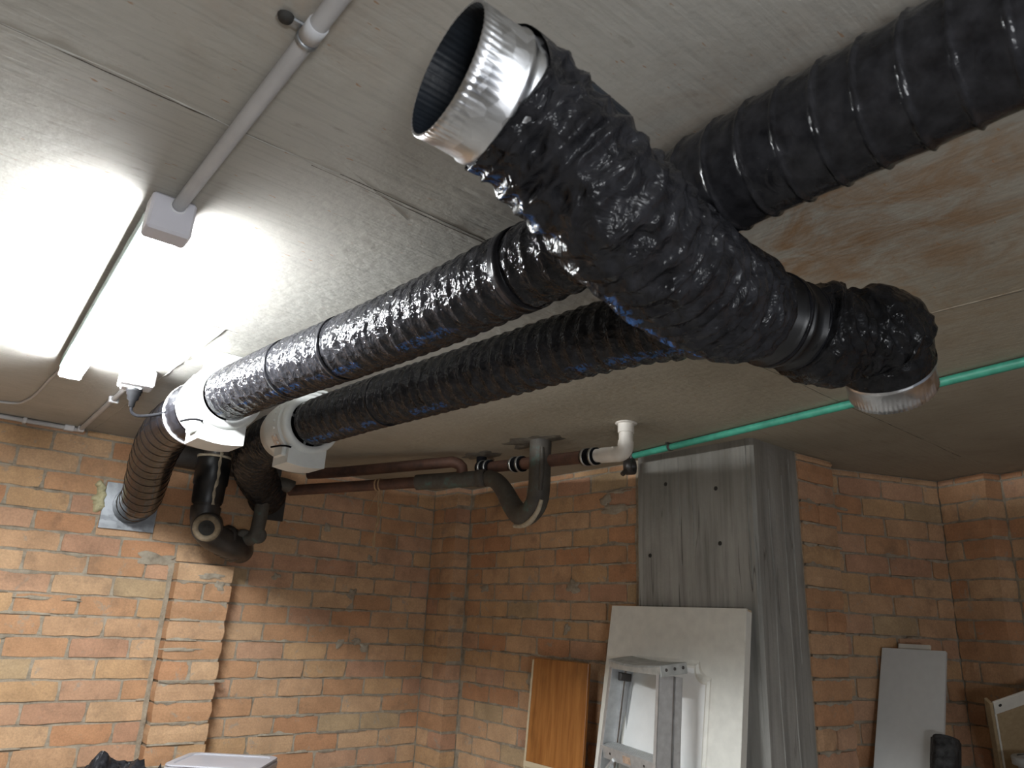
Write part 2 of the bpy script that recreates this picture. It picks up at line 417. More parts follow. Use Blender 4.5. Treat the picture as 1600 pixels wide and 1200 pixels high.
    def build(s, name, mats, parent=None, base=None):
        if base is None: base = WL[parent.name] if parent else Vector((0, 0, 0))
        base = Vector(base)
        me = bpy.data.meshes.new(name)
        me.from_pydata([tuple(Vector(v) - base) for v in s.v], [], s.f)
        me.polygons.foreach_set('use_smooth', s.sm)
        me.update()
        return link(name, me, parent, mats, base)
def catmull(p0, p1, p2, p3, t):
    return 0.5 * ((2 * p1) + (-p0 + p2) * t + (2 * p0 - 5 * p1 + 4 * p2 - p3) * t * t + (-p0 + 3 * p1 - 3 * p2 + p3) * t ** 3)
def resample(pts, step):
    P = [Vector(p) for p in pts]; P = [P[0] * 2 - P[1]] + P + [P[-1] * 2 - P[-2]]
    d = []
    for i in range(1, len(P) - 2):
        for k in range(160): d.append(catmull(P[i - 1], P[i], P[i + 1], P[i + 2], k / 160))
    d.append(P[-2])
    L = [0]
    for i in range(1, len(d)): L.append(L[-1] + (d[i] - d[i - 1]).length)
    n = max(2, int(round(L[-1] / step))); out = []; j = 0
    for i in range(n + 1):
        t = L[-1] * i / n
        while j < len(L) - 2 and L[j + 1] < t: j += 1
        f = (t - L[j]) / max(1e-9, L[j + 1] - L[j]); out.append(d[j].lerp(d[j + 1], min(1, f)))
    return out
def frames(P, up=(0, 0, 1)):
    n = len(P); T = [(P[min(i + 1, n - 1)] - P[max(i - 1, 0)]).normalized() for i in range(n)]
    u = Vector(up)
    if abs(u.dot(T[0])) > 0.95: u = Vector((1, 0, 0))
    a = (u - T[0] * u.dot(T[0])).normalized(); A = [a]
    for i in range(1, n):
        a = A[-1] - T[i] * A[-1].dot(T[i]); A.append(a.normalized())
    return T, A, [T[i].cross(A[i]) for i in range(n)]

def duct_mesh(name, pts, R, pitch=0.04, rib=0.0022, sag=0.002, wr=0.0, wrs=30.0, twist=0.0, step=0.004, seg=96, radf=None, mat=None, parent=None, seed=0.0, fold=0.0, stretch=1.0, ribw=0.0034):
    """flexible duct sleeve over a helical wire; real ribs and folds in the mesh"""
    P = resample(pts, step); T, A, B = frames(P); n = len(P)
    vs = []; uvs = []
    sv = Vector((seed * 7.3, seed * 3.1, seed))
    for i in range(n):
        s = i * step
        r0 = R * (radf(s / (step * (n - 1))) if radf else 1.0)
        for k in range(seg):
            a = 2 * math.pi * k / seg
            ph = (s / pitch + k / seg) % 1.0
            dd = min(ph, 1 - ph) * pitch
            h = rib * math.exp(-(dd / ribw) ** 2) - sag * math.sin(math.pi * ph) ** 2
            D = A[i] * math.cos(a) + B[i] * math.sin(a)
            if wr:
                q = D * (R * 1.0) * stretch + Vector((0, 0, 0))
                aa = a + twist * s
                qv = Vector((math.cos(aa) * R, math.sin(aa) * R, s * 0.9)) * wrs + sv
                env = math.sin(math.pi * ph) ** 0.5 if sag else 1.0
                h += wr * (mn.noise(qv) + 0.6 * abs(mn.noise(qv * 2.1)) - 0.2) * (0.35 + 0.65 * env)
            if fold:
                fv = Vector((math.cos(a) * R * 9, math.sin(a) * R * 9, (s + 0.03 * math.sin(a * 2 + seed)) * 55)) + sv
                h += fold * (1 - 2.2 * abs(mn.noise(fv)))
            vs.append(P[i] + D * (r0 + h * min(1.0, 0.15 + s / 0.03, 0.15 + (n - 1 - i) * step / 0.03)))
            uvs.append((s, k / seg))
    base = WL[parent.name] if parent else Vector((0, 0, 0))
    fs = [(i * seg + k, i * seg + (k + 1) % seg, (i + 1) * seg + (k + 1) % seg, (i + 1) * seg + k) for i in range(n - 1) for k in range(seg)]
    me = bpy.data.meshes.new(name)
    me.from_pydata([tuple(v - base) for v in vs], [], fs)
    me.polygons.foreach_set('use_smooth', [True] * len(fs))
    uvl = me.uv_layers.new(name='duct')
    li = np.zeros(len(me.loops), dtype=np.int32); me.loops.foreach_get('vertex_index', li)
    uvl.data.foreach_set('uv', np.array(uvs, dtype=np.float32)[li].ravel())
    me.update()
    return link(name, me, parent, mat, base), P, A, B, T

def tag(o, label=None, cat=None, group=None, kind=None):
    if label: o['label'] = label
    if cat: o['category'] = cat
    if group: o['group'] = group
    if kind: o['kind'] = kind
    return o
def thing(name, base, label, cat, group=None):
    o = bpy.data.objects.new(name, None); C.objects.link(o); o.location = base; o.empty_display_size = 0.05
    WL[o.name] = Vector(base)
    return tag(o, label, cat, group)

# ---------------------------------------------------------------- structure: ceiling, floor
cb = MB(); cb.box((-3.2, -3.4, CE), (6.2, 4.6, CE + 0.2)); ceiling = tag(cb.build('ceiling', MT['ceiling']), kind='structure')
def ridge(name, a, b, w=0.004, h=0.004, parent=None, mat=None, step=0.02, gaps=0.25, seed=0):
    """broken fin of grout that leaked between two formwork sheets"""
    m = MB(); a = Vector(a); b = Vector(b); L = (b - a).length; t = (b - a) / L; sd = Vector((-t.y, t.x, 0))
    n = int(L / step); rs = random.Random(seed); prev = None
    for i in range(n + 1):
        s = L * i / n
        nz = mn.noise(Vector((s * 6, seed, 0)))
        hh = max(0.0006, h * (0.45 + 0.9 * mn.noise(Vector((s * 25, seed + 5, 0)))))
        if nz > gaps: hh = 0.0004
        ww = w * (0.6 + 0.7 * abs(mn.noise(Vector((s * 18, seed + 9, 0)))))
        c = a + t * s + sd * 0.006 * mn.noise(Vector((s * 5, seed + 2, 3)))
        cur = [c - sd * ww, c + Vector((0, 0, -hh)) + sd * ww * rs.uniform(-.3, .3), c + sd * ww]
        if prev: m.add(prev + cur, [(0, 1, 4, 3), (1, 2, 5, 4)])
        prev = cur
    return m.build(name, mat or MT['ceiling'], parent)
Z = CE + 0.0003
for i, (a, b, w, h) in enumerate((((-1.6, 1.062, Z), (3.6, 1.095, Z), 0.0022, 0.003), ((0.565, 1.99, Z), (0.567, 3.7, Z), 0.003, 0.004),
                     ((0.42, 1.985, Z), (0.60, 1.99, Z), 0.002, 0.003), ((1.75, -1.5, Z), (1.745, 1.07, Z), 0.002, 0.0025),
                     ((0.36, 1.0, Z), (0.62, 1.12, Z), 0.0012, 0.002))):
    tag(ridge('joint_ridge', a, b, w, h, ceiling, seed=i + 1), None)
# dark open lines beside the ridges: real shallow slots are too thin to cut, so raise thin dark grout films
for i, (a, b) in enumerate((((-1.6, 1.070, Z), (0.35, 1.078, Z)), ((0.9, 1.082, Z), (3.3, 1.103, Z)), ((0.40, 1.083, Z), (0.92, 1.088, Z)), ((0.45, 1.072, Z), (0.9, 1.078, Z)), ((1.757, -1.5, Z), (1.752, 1.07, Z)))):
    ridge('joint_film', a, b, 0.0036, 0.0012, ceiling, MT['joint'], seed=i + 11, gaps=0.1)
fb = MB(); fb.box((-3.2, -3.4, FL - 0.1), (6.2, 4.6, FL)); tag(fb.build('floor', MT['floor']), kind='structure')

# ---------------------------------------------------------------- brickwork
BH, BL, JT = 0.0775, 0.230, 0.0085
def brick_mesh(seed, L=BL, D=0.1):
    rs = random.Random(seed); nx, nz = 5, 3
    vs = []; idx = {}
    for i in range(nx):
        for j in range(nz):
            x = -L / 2 + L * i / (nx - 1); z = -BH / 2 + BH * j / (nz - 1); y = 0.0
            edge = i in (0, nx - 1) or j in (0, nz - 1)
            if edge:
                y = rs.uniform(0.001, 0.004)
                if j in (0, nz - 1): z += rs.uniform(-0.0028, 0.0022) * (1 if j else -1)
                if i in (0, nx - 1): x += rs.uniform(-0.003, 0.001) * (1 if i else -1)
                if i in (0, nx - 1) and j in (0, nz - 1):
                    y += rs.uniform(0, 0.004); x += -math.copysign(rs.uniform(0, 0.005), x); z += -math.copysign(rs.uniform(0, 0.004), z)
            else: y = rs.uniform(-0.001, 0.001)
            idx[i, j] = len(vs); vs.append((x, y, z))
    fs = [(idx[i, j], idx[i + 1, j], idx[i + 1, j + 1], idx[i, j + 1]) for i in range(nx - 1) for j in range(nz - 1)]
    per = [(i, 0) for i in range(nx)] + [(nx - 1, j) for j in range(1, nz)] + [(i, nz - 1) for i in range(nx - 2, -1, -1)] + [(0, j) for j in range(nz - 2, 0, -1)]
    b0 = len(vs)
    for (i, j) in per:
        x, y, z = vs[idx[i, j]]; vs.append((x * 1.0, D, z))
    m = len(per)
    for k in range(m):
        k2 = (k + 1) % m
        fs.append((idx[per[k2]], idx[per[k]], b0 + k, b0 + k2))
    return vs, fs
BV = [brick_mesh(s) for s in range(9)]
BM = []
for vs, fs in BV:
    me = bpy.data.meshes.new('brick'); me.from_pydata(vs, [], fs); me.update(); me.materials.append(MT['brick']); BM.append(me)
def brick_at(parent, P, ang, length, depth, proud=0.0, stuff=None, hs=1.0):
    """P = centre of the face; ang = direction of the face's left-to-right"""
    k = random.randrange(len(BM))
    flip = random.choice((1, -1)); flip2 = random.choice((1, -1))
    n = Vector((math.sin(ang), -math.cos(ang), 0))
    loc = Vector(P) + n * proud
    if stuff is None:
        o = bpy.data.objects.new('brick', BM[k]); C.objects.link(o); o.parent = parent
        o.location = loc - WL[parent.name]
        o.rotation_euler = (random.gauss(0, 0.006), random.gauss(0, 0.006), ang + random.gauss(0, 0.006))
        o.scale = (length / BL, depth / 0.1, hs)
        return o
    R = Matrix.Translation(loc) @ Matrix.Rotation(ang, 4, 'Z')
    stuff.add([R @ Vector((x * length / BL, y * depth / 0.1, z * hs)) for x, y, z in BV[k][0]], BV[k][1])
ZG = 0.020   # a bed joint lies at this height, every 86 mm
CUT = -0.80
def rows(z0, z1):
    k = math.floor((z0 - ZG) / 0.086)
    while ZG + k * 0.086 < z1 - 0.012:
        yield k, ZG + k * 0.086 + 0.043
        k += 1
def fit(zc, z1=CE):
    t2 = min(zc + BH / 2, z1 - 0.005); b2 = zc - BH / 2
    return ((t2 + b2) / 2, (t2 - b2) / BH) if t2 - b2 > 0.011 else (zc, 0)
def course_wall(parent, P0, ang, L, phases, z1=CE, seen=(0, 99), holes=(), depth=0.04):
    """P0 is where distance 0 lies (z ignored); phases = position of joints for even and odd rows"""
    e = Vector((math.cos(ang), math.sin(ang), 0)); P0 = Vector((P0[0], P0[1], 0))
    st = MB()
    for k, zc in rows(FL, z1):
        ph = phases[k % 2]
        s = ph - 0.24
        zz, hs = fit(zc, z1)
        if not hs: continue
        while s < L:
            a, b = max(s + JT / 2, 0.0), min(s + 0.24 - JT / 2, L)
            s += 0.24
            if b - a < 0.025: continue
            c = (a + b) / 2
            skip = False
            for h in holes:
                if h[2] < zc < h[3] and a < h[1] and b > h[0]:
                    if a < h[0] and b - h[0] < b - a: b = h[0] - 0.004
                    elif b > h[1]: a = h[1] + 0.004
                    else: skip = True
            if skip or b - a < 0.025: continue
            c = (a + b) / 2
            P = P0 + e * c + Vector((0, 0, zz))
            vis = zc > CUT and seen[0] < c < seen[1]
            brick_at(parent, P, ang, b - a, depth, random.gauss(0, 0.0014), None if vis else st, hs)
    if st.v:
        o = st.build('lower_brickwork', MT['brick'], parent); tag(o, kind='stuff')
def backing(name, lo, hi, mat=None):
    m = MB(); m.box(lo, hi, mat)
    return tag(m.build(name, MT['mortar']), kind='structure')

# wall A (left in the photograph), faces -Y, plane y = 3.74
AY = 3.74
wl = backing('wall_left', (-2.6, AY + 0.0055, FL), (2.60, AY + 0.22, CE))
course_wall(wl, (-2.6, AY), 0.0, 5.06, ((0.065 + 2.6) % 0.24, (0.185 + 2.6) % 0.24), seen=(2.62, 5.2), holes=((3.628, 3.874, -2, 0.14),))
# pier on wall A
pc = MB(); pc.box((1.030, AY - 0.094, FL), (1.272, AY + 0.02, 0.185)); pc.build('pier_core', MT['mortar'], wl)
st = MB()
for k, zc in rows(FL, 0.19):
    x0, x1 = 1.022, 1.280
    parts = [(x0, x1)] if k % 2 or k == 1 else ([(x0, (x0 + x1) / 2 - .005), ((x0 + x1) / 2 + .005, x1)] if k % 4 == 0 else [(x0, x1)])
    for a, b in parts:
        brick_at(wl, ((a + b) / 2, AY - 0.10, zc), 0.0, b - a, 0.10, random.gauss(0, 0.0015), None if zc > CUT else st)
tag(st.build('lower_brickwork', MT['brick'], wl), kind='stuff')
m = MB(); prev = None
for i in range(50):
    z = FL + (0.185 - FL) * i / 49; w = 0.014 + 0.008 * mn.noise(Vector((z * 11, 2, 0))); q = 0.010 + 0.008 * abs(mn.noise(Vector((z * 17, 5, 0))))
    cur = [Vector((1.0225 - w, AY + 0.001, z)), Vector((1.019 - w * .3, AY - q, z)), Vector((1.023, AY - q * 2.2, z))]
    if prev: m.add(prev + cur, [(0, 1, 4, 3), (1, 2, 5, 4)])
    prev = cur
m.build('mortar_fillet', MT['mortar'], wl)
# corner pier, standing at the meeting of walls A and B
pc = MB(); pc.box((2.468, 3.508, FL), (2.60, AY + 0.02, CE)); pc.build('pier_core', MT['mortar'], wl)
st = MB()
for k, zc in rows(FL, CE):
    zz, hs = fit(zc)
    if not hs: continue
    sp = None if zc > CUT else st
    if k % 2:
        brick_at(wl, (2.46, 3.62, zz), -math.pi / 2, 0.236, 0.10, 0, sp, hs)
    else:
        brick_at(wl, (2.46, 3.685, zz), -math.pi / 2, 0.105, 0.10, 0, sp, hs)
        brick_at(wl, (2.46, 3.5615, zz), -math.pi / 2, 0.122, 0.10, 0, sp, hs)
if st.v: tag(st.build('lower_brickwork', MT['brick'], wl), kind='stuff')

# wall B, faces -X, plane x = 2.565, from the corner to the column
BX = 2.565
wb = backing('wall_back', (BX + 0.0055, 2.02, FL), (BX + 0.2, 3.74, CE))
ph = lambda p, y0: (y0 - p) % 0.24
course_wall(wb, (BX, 3.50), -math.pi / 2, 3.50 - 2.215, (ph(0.0, 3.50), ph(0.12, 3.50)))
mj = MB(); rs = random.Random(3); prev = None
for i in range(40):      # ragged strip of mortar between brickwork and column
    z = FL + (CE - FL) * i / 39; w = 0.016 + 0.012 * mn.noise(Vector((z * 9, 0, 0))); q = 0.012 + 0.012 * abs(mn.noise(Vector((z * 13, 4, 0))))
    cur = [Vector((BX + 0.01, 2.215 + w, z)), Vector((BX - q, 2.205 + w * 0.6, z)), Vector((BX - q * 1.2, 2.165, z)), Vector((BX + 0.01, 2.150, z))]
    if prev: mj.add(prev + cur, [(0, 4, 5, 1), (1, 5, 6, 2), (2, 6, 7, 3)])
    prev = cur
mj.build('mortar_fillet', MT['mortar'], wb)

# column
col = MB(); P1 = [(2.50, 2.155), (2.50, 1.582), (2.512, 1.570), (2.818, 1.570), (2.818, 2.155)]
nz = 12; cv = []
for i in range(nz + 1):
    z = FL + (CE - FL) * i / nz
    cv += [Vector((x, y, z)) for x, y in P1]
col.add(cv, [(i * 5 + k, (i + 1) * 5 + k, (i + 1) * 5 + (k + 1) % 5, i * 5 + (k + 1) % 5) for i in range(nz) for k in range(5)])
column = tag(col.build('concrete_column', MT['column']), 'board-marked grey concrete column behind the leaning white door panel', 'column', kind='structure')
for (y, z) in ((1.745, 0.555), (1.735, 0.335), (2.09, 0.30), (2.0, 0.60)):
    h = MB(); h.lathe((2.4995, y, z), (-1, 0, 0), [(0.0, 0.009), (0.0012, 0.007), (0.0008, 0.0001)], 14); h.build('tie_hole', MT['dark'], column)
# fins left by the formwork boards
for (x, y, z0, z1, w, hh, s) in ((2.5, 1.60, 0.18, CE, 0.002, 0.005, 1), (2.50, 1.86, 0.33, 0.70, 0.0012, 0.003, 2), (2.5, 1.93, 0.42, 0.72, 0.001, 0.003, 3)):
    m = MB(); prev = None
    for i in range(40):
        z = z0 + (z1 - z0) * i / 39; o = 0.006 * mn.noise(Vector((z * 6, s, 0))); q = hh * (0.5 + abs(mn.noise(Vector((z * 30, s, 1)))))
        cur = [Vector((x + .0005, y + o + w, z)), Vector((x - q, y + o, z)), Vector((x + .0005, y + o - w, z))]
        if prev: m.add(prev + cur, [(0, 3, 4, 1), (1, 4, 5, 2)])
        prev = cur
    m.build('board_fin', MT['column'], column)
for (x, z0, z1, s) in ((2.60, -0.6, 0.55, 5), (2.70, -0.9, 0.62, 6), (2.76, -0.1, 0.70, 7)):
    m = MB(); prev = None
    for i in range(50):
        z = z0 + (z1 - z0) * i / 49; o = 0.012 * mn.noise(Vector((z * 3, s, 0))); q = 0.005 * (0.4 + abs(mn.noise(Vector((z * 20, s, 1)))))
        cur = [Vector((x + o - .003, 1.5705, z)), Vector((x + o, 1.570 - q, z)), Vector((x + o + .0015, 1.5705, z))]
        if prev: m.add(prev + cur, [(0, 1, 4, 3), (1, 2, 5, 4)])
        prev = cur
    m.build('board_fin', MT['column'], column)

# brick jamb right of the column, facing -Y (turned a few degrees)
JA = math.atan2(-0.024, 0.26)
wj = backing('wall_jamb', (0, 0.012, FL), (0.262, 0.32, CE), Matrix.Translation((2.822, 1.562, 0)) @ Matrix.Rotation(JA, 4, 'Z'))
st = MB(); e = Vector((math.cos(JA), math.sin(JA), 0))
for k, zc in rows(FL, CE):
    zz, hs = fit(zc)
    if not hs: continue
    a, b = 0.006, 0.256
    parts = [(a, b)] if (k * 7) % 5 else [(a, a + .115), (a + .125, b)]
    for p, q in parts:
        P = Vector((2.822, 1.562, zz)) + e * (p + q) / 2
        brick_at(wj, P, JA, q - p, 0.105, random.gauss(0, .0015), None if zc > CUT else st, hs)
tag(st.build('lower_brickwork', MT['brick'], wj), kind='stuff')

# wall C, the recessed oblique wall to the right, and wall D returning toward the camera
E1 = Vector((0.9207, -0.3903, 0)); CA = math.atan2(E1.y, E1.x); N1 = Vector((0.3903, 0.9207, 0))
K = Vector((3.755, 1.375, 0)); LC = 0.78
S = K - E1 * LC
RT = Matrix.Translation(S) @ Matrix.Rotation(CA, 4, 'Z')
wc = backing('wall_recess', (-0.02, 0.007, FL), (LC + 0.02, 0.2, CE), RT)
course_wall(wc, S, CA, LC, (0.09, 0.21), depth=0.05)
DA = CA - math.pi / 2; E2 = Vector((math.cos(DA), math.sin(DA), 0))
pD = K + E1 * 0.09; RD = Matrix.Translation(pD) @ Matrix.Rotation(DA, 4, 'Z')
wd = backing('wall_right', (0, 0.007, FL), (3.0, 0.2, CE), RD)
course_wall(wd, pD + E2 * 0.262, DA, 2.7, (0.10, 0.22), seen=(0, 0.9))
pc = MB(); pc.box((0, 0.008, FL), (0.245, 0.11, CE), Matrix.Translation(K) @ Matrix.Rotation(DA, 4, 'Z')); pc.build('pier_core', MT['mortar'], wd)
st = MB()
for k, zc in rows(FL, CE):
    zz, hs = fit(zc)
    if not hs: continue
    for p, q in ([(0.0, 0.252)] if k % 2 else [(0.0, 0.085), (0.095, 0.252)]):
        P = K + E2 * ((p + q) / 2) + Vector((0, 0, zz))
        brick_at(wd, P, DA, q - p, 0.095, 0, None if zc > CUT else st, hs)
tag(st.build('lower_brickwork', MT['brick'], wd), kind='stuff')
# remaining shell, out of view
tag(backing('wall_far_left', (-2.8, -3.4, FL), (-2.6, 4.0, CE)), kind='structure')

# mortar smears on the brickwork
def smear(parent, P, ang, w, h, seed, mat='mortar', th=0.004):
    m = MB(); e = Vector((math.cos(ang), math.sin(ang), 0)); n = Vector((math.sin(ang), -math.cos(ang), 0)); P = Vector(P)
    k = 26; ring = []; inner = []
    for i in range(k):
        a = 2 * math.pi * i / k; r = 0.72 + 0.55 * mn.noise(Vector((math.cos(a) * 1.6, math.sin(a) * 1.6, seed)))
        ring.append(P + e * math.cos(a) * w / 2 * r + Vector((0, 0, math.sin(a) * h / 2 * r)))
        inner.append(P + e * math.cos(a) * w / 2 * r * .7 + Vector((0, 0, math.sin(a) * h / 2 * r * .7)) + n * th)
    m.add(ring + inner + [P + n * th * 1.2], [(i, (i + 1) % k, k + (i + 1) % k, k + i) for i in range(k)] + [(k + i, k + (i + 1) % k, 2 * k) for i in range(k)], True)
    return m.build('mortar_smear', MT[mat], parent)
def squeeze(parent, P0, ang, s0, s1, z0, z1, seed, prob=0.45, excl=()):
    """mortar squeezed out of the bed joints, lapping unevenly over brick edges"""
    rs = random.Random(seed); m = MB(); e = Vector((math.cos(ang), math.sin(ang), 0)); n = Vector((math.sin(ang), -math.cos(ang), 0)); P0 = Vector((P0[0], P0[1], 0))
    for k, zc in rows(z0, z1):
        zj = ZG + k * 0.086; s = s0
        while s < s1:
            L = rs.uniform(0.06, 0.30)
            if rs.random() < prob and not any(a < s < b for a, b in excl):
                up = rs.random() < 0.25; cnt = max(4, int(L / 0.012)); prev = None; ph = rs.uniform(0, 50)
                for i in range(cnt + 1):
                    x = s + L * i / cnt; env = max(0.0, math.sin(math.pi * i / cnt)) ** 0.5
                    q = (0.0045 + env * max(0, 0.004 + 0.013 * mn.noise(Vector((x * 28, ph, k)))))
                    if up: cur = [P0 + e * x + n * 0.0005 + Vector((0, 0, zj + q)), P0 + e * x + n * 0.0035 + Vector((0, 0, zj - 0.001)), P0 + e * x - n * 0.004 + Vector((0, 0, zj - 0.005))]
                    else: cur = [P0 + e * x - n * 0.004 + Vector((0, 0, zj + 0.005)), P0 + e * x + n * 0.0035 + Vector((0, 0, zj + 0.001)), P0 + e * x + n * 0.0005 + Vector((0, 0, zj - q))]
                    if prev: m.add(prev + cur, [(0, 1, 4, 3), (1, 2, 5, 4)])
                    prev = cur
            s += L * rs.uniform(1.0, 1.8)
    return tag(m.build('squeezed_mortar', MT['mortar'], parent), kind='stuff')
squeeze(wl, (0, AY), 0, 0.0, 2.45, -0.8, 0.70, 4, 0.40, ((0.98, 1.30), (0.66, 0.92)))
squeeze(wl, (0, AY - 0.1), 0, 1.025, 1.15, -0.8, 0.15, 5, 0.8)
squeeze(wb, (BX, 3.50), -math.pi / 2, 0.0, 1.24, -0.8, 0.70, 6, 0.45)
squeeze(wj, (2.825, 1.562), JA, 0.0, 0.2, -0.8, 0.7, 7, 0.6)
squeeze(wc, S, CA, 0.05, 0.7, -0.8, 0.7, 8, 0.4)
for i, (x, z, w, h) in enumerate(((1.19, 0.135, 0.16, 0.035), (1.22, 0.095, 0.07, 0.06), (1.10, -0.19, 0.2, 0.02))):
    smear(wl, (x, AY - 0.101, z), 0, w, h, i + .5)
for i, (x, z, w, h) in enumerate(((0.95, 0.20, 0.24, 0.09), (1.03, 0.165, 0.1, 0.05), (2.03, -0.14, 0.07, 0.05), (1.93, -0.155, 0.07, 0.07), (2.075, -0.17, 0.07, 0.06), (1.98, 0.115, 0.06, 0.05),
                                  (0.64, 0.0, 0.1, 0.02), (0.50, 0.0, 0.16, 0.018), (1.53, 0.165, 0.06, 0.05), (2.06, 0.30, 0.05, 0.06), (1.78, 0.44, 0.05, 0.07))):
    smear(wl, (x, AY - 0.003, z), 0, w, h, i + 7.5)
for i, (y, z, w, h) in enumerate(((2.62, 0.175, 0.14, 0.09), (2.36, 0.53, 0.24, 0.05), (2.42, 0.575, 0.12, 0.06), (2.66, -0.02, 0.06, 0.07), (2.90, -0.28, 0.09, 0.1), (2.33, 0.61, 0.18, 0.03), (3.32, 0.17, .12, .05))):
    smear(wb, (BX - 0.003, y, z), -math.pi / 2, w, h, i + 20.5)

# ---------------------------------------------------------------- batten light, conduit, boxes
LT = thing('batten_light', (0.25, 1.36, CE), 'lit white batten light on the ceiling at the end of the grey conduit', 'light')
yaw = math.atan2(-(0.300 - 0.252), 1.3)    # slight turn: far end sits a little further right
RL = Matrix.Translation((0.255, 1.365, CE)) @ Matrix.Rotation(yaw, 4, 'Z')
b = MB(); b.bbox((-0.037, 0.055, -0.036), (0.037, 1.27, -0.001), 0.003, RL); b.build('spine', MT['spine'], LT)
# diffuser: U section
b = MB(); prof = [(-0.030, -0.030), (-0.033, -0.040), (-0.030, -0.056), (-0.017, -0.066), (0.0, -0.068), (0.017, -0.066), (0.030, -0.056), (0.033, -0.040), (0.030, -0.030)]
vs = [RL @ Vector((x, y, z)) for y in (0.055, 1.265) for x, z in prof]; n = len(prof)
b.add(vs, [(i, i + 1, n + i + 1, n + i) for i in range(n - 1)] + [tuple(range(n)), tuple(range(2 * n - 1, n - 1, -1))], True)
b.build('diffuser', MT['emit'], LT)
b = MB(); b.bbox((-0.040, -0.002, -0.076), (0.040, 0.055, -0.0005), 0.005, RL); hb = b.build('end_box', MT['greybox'], LT); tag(hb, 'pale grey end box')
b = MB(); b.bbox((-0.034, 1.265, -0.066), (0.032, 1.285, -0.002), 0.005, RL); b.build('end_cap', MT['whitebox'], LT)
b = MB(); b.lathe((0.262, 1.364, CE - 0.018), (0, -1, 0), [(0.0, 0.0155), (0.003, 0.0155), (0.003, 0.013)], 24); b.build('conduit_gland', MT['whitebox'], LT)

cd = thing('electrical_conduit', (0.262, 0.8, CE), 'long straight pale grey conduit on the ceiling running up to the lit batten', 'conduit')
b = MB(); b.tube([(0.262, 1.362, CE - 0.0165), (0.262, -1.8, CE - 0.0165)], 0.0125, 20); b.build('pipe', MT['conduit'], cd)
b = MB(); b.lathe((0.262, 0.79, CE - 0.0165), (0, -1, 0), [(0, 0.0125), (0.0, 0.0145), (0.03, 0.0145), (0.03, 0.0125)], 24); b.build('coupling', MT['conduit'], cd)
b = MB(); b.lathe((0.262, 0.80, CE - 0.0165), (0, -1, 0), [(0, 0.0125), (0.0, 0.0155), (0.008, 0.0155), (0.008, 0.0125)], 24)
b.bbox((0.218, 0.785, CE - 0.006), (0.262, 0.802, CE - 0.0005), 0.002); sdl = b.build('saddle_clip', MT['galv2'], cd)
b = MB(); b.lathe((0.228, 0.79, CE - 0.004), (0, 0, -1), [(0, 0.011), (0.006, 0.009), (0.0065, 0.0001)], 16); b.build('screw_head', MT['dark'], sdl)

# junction box with plug, lower left
ob = thing('socket_outlet', (0.51, 2.66, CE), 'small white socket box on the ceiling with a black plug hanging beneath', 'socket')
RO = Matrix.Translation((0.49, 2.60, CE)) @ Matrix.Rotation(-0.10, 4, 'Z')
b = MB(); b.bbox((-0.055, -0.045, -0.058), (0.050, 0.045, -0.0005), 0.006, RO); b.build('box', MT['whitebox'], ob)
b = MB(); b.bbox((-0.045, -0.010, -0.064), (0.018, 0.040, -0.056), 0.003, RO); b.build('faceplate', MT['whitebox'], ob)
pt = RO @ Vector((-0.002, 0.015, -0.060))
pg = thing('power_plug', pt, 'black power plug pushed up into the white ceiling socket box', 'plug')
b = MB(); b.lathe(pt, (0.03, 0.02, -1), [(-.004, 0.0001), (-.004, 0.024), (0.010, 0.026), (0.012, 0.022), (0.020, 0.023), (0.023, 0.019), (0.036, 0.018), (0.042, 0.011), (0.062, 0.009), (0.064, 0.0001)], 20); b.build('plug_body', MT['black'], pg)
q = pt + Vector((0.002, 0.001, -0.062))
b = MB(); b.tube([q + Vector((0, 0, 0.006)), q + Vector((0.003, -0.004, -0.016)), q + Vector((0.018, -0.03, -0.032)), (0.535, 2.50, CE - 0.163), (0.560, 2.40, CE - 0.165)], 0.0052, 10, res=0.006)
tag(b.build('cord', MT['rubber'], pg), 'thin black flex drooping to the nearer fan')
tc = thing('ceiling_trunking', (0.50, 3.0, CE), 'thin grey conduit with two clips running from the white socket box to the wall', 'conduit')
b = MB(); b.tube([(0.497, 2.65, CE - 0.011), (0.513, 3.705, CE - 0.011)], 0.010, 14); b.build('pipe', MT['conduit'], tc)
b = MB(); b.tube([(0.52, 3.720, CE - 0.012), (-1.5, 3.722, CE - 0.012)], 0.010, 14); b.build('pipe', MT['conduit'], tc)
for x, y, sx, sy in ((0.503, 3.02, 0.018, 0.008), (0.47, 3.715, 0.02, 0.013), (0.30, 3.72, 0.008, 0.016), (0.513, 3.69, .013, .013)):
    b = MB(); b.bbox((x - sx, y - sy, CE - 0.025), (x + sx, y + sy, CE - 0.0005), 0.003); b.build('clip', MT['whitebox'], tc)
b = MB(); b.tube([(0.292, 2.66, CE - 0.006), (0.280, 2.90, CE - 0.005), (0.262, 3.33, CE - 0.005), (0.18, 3.47, CE - 0.005), (-0.2, 3.52, CE - 0.005)], 0.005, 8)
tag(b.build('lamp_cable', MT['conduit']), 'thin cable along the ceiling from the far end of the lit batten', 'cable')

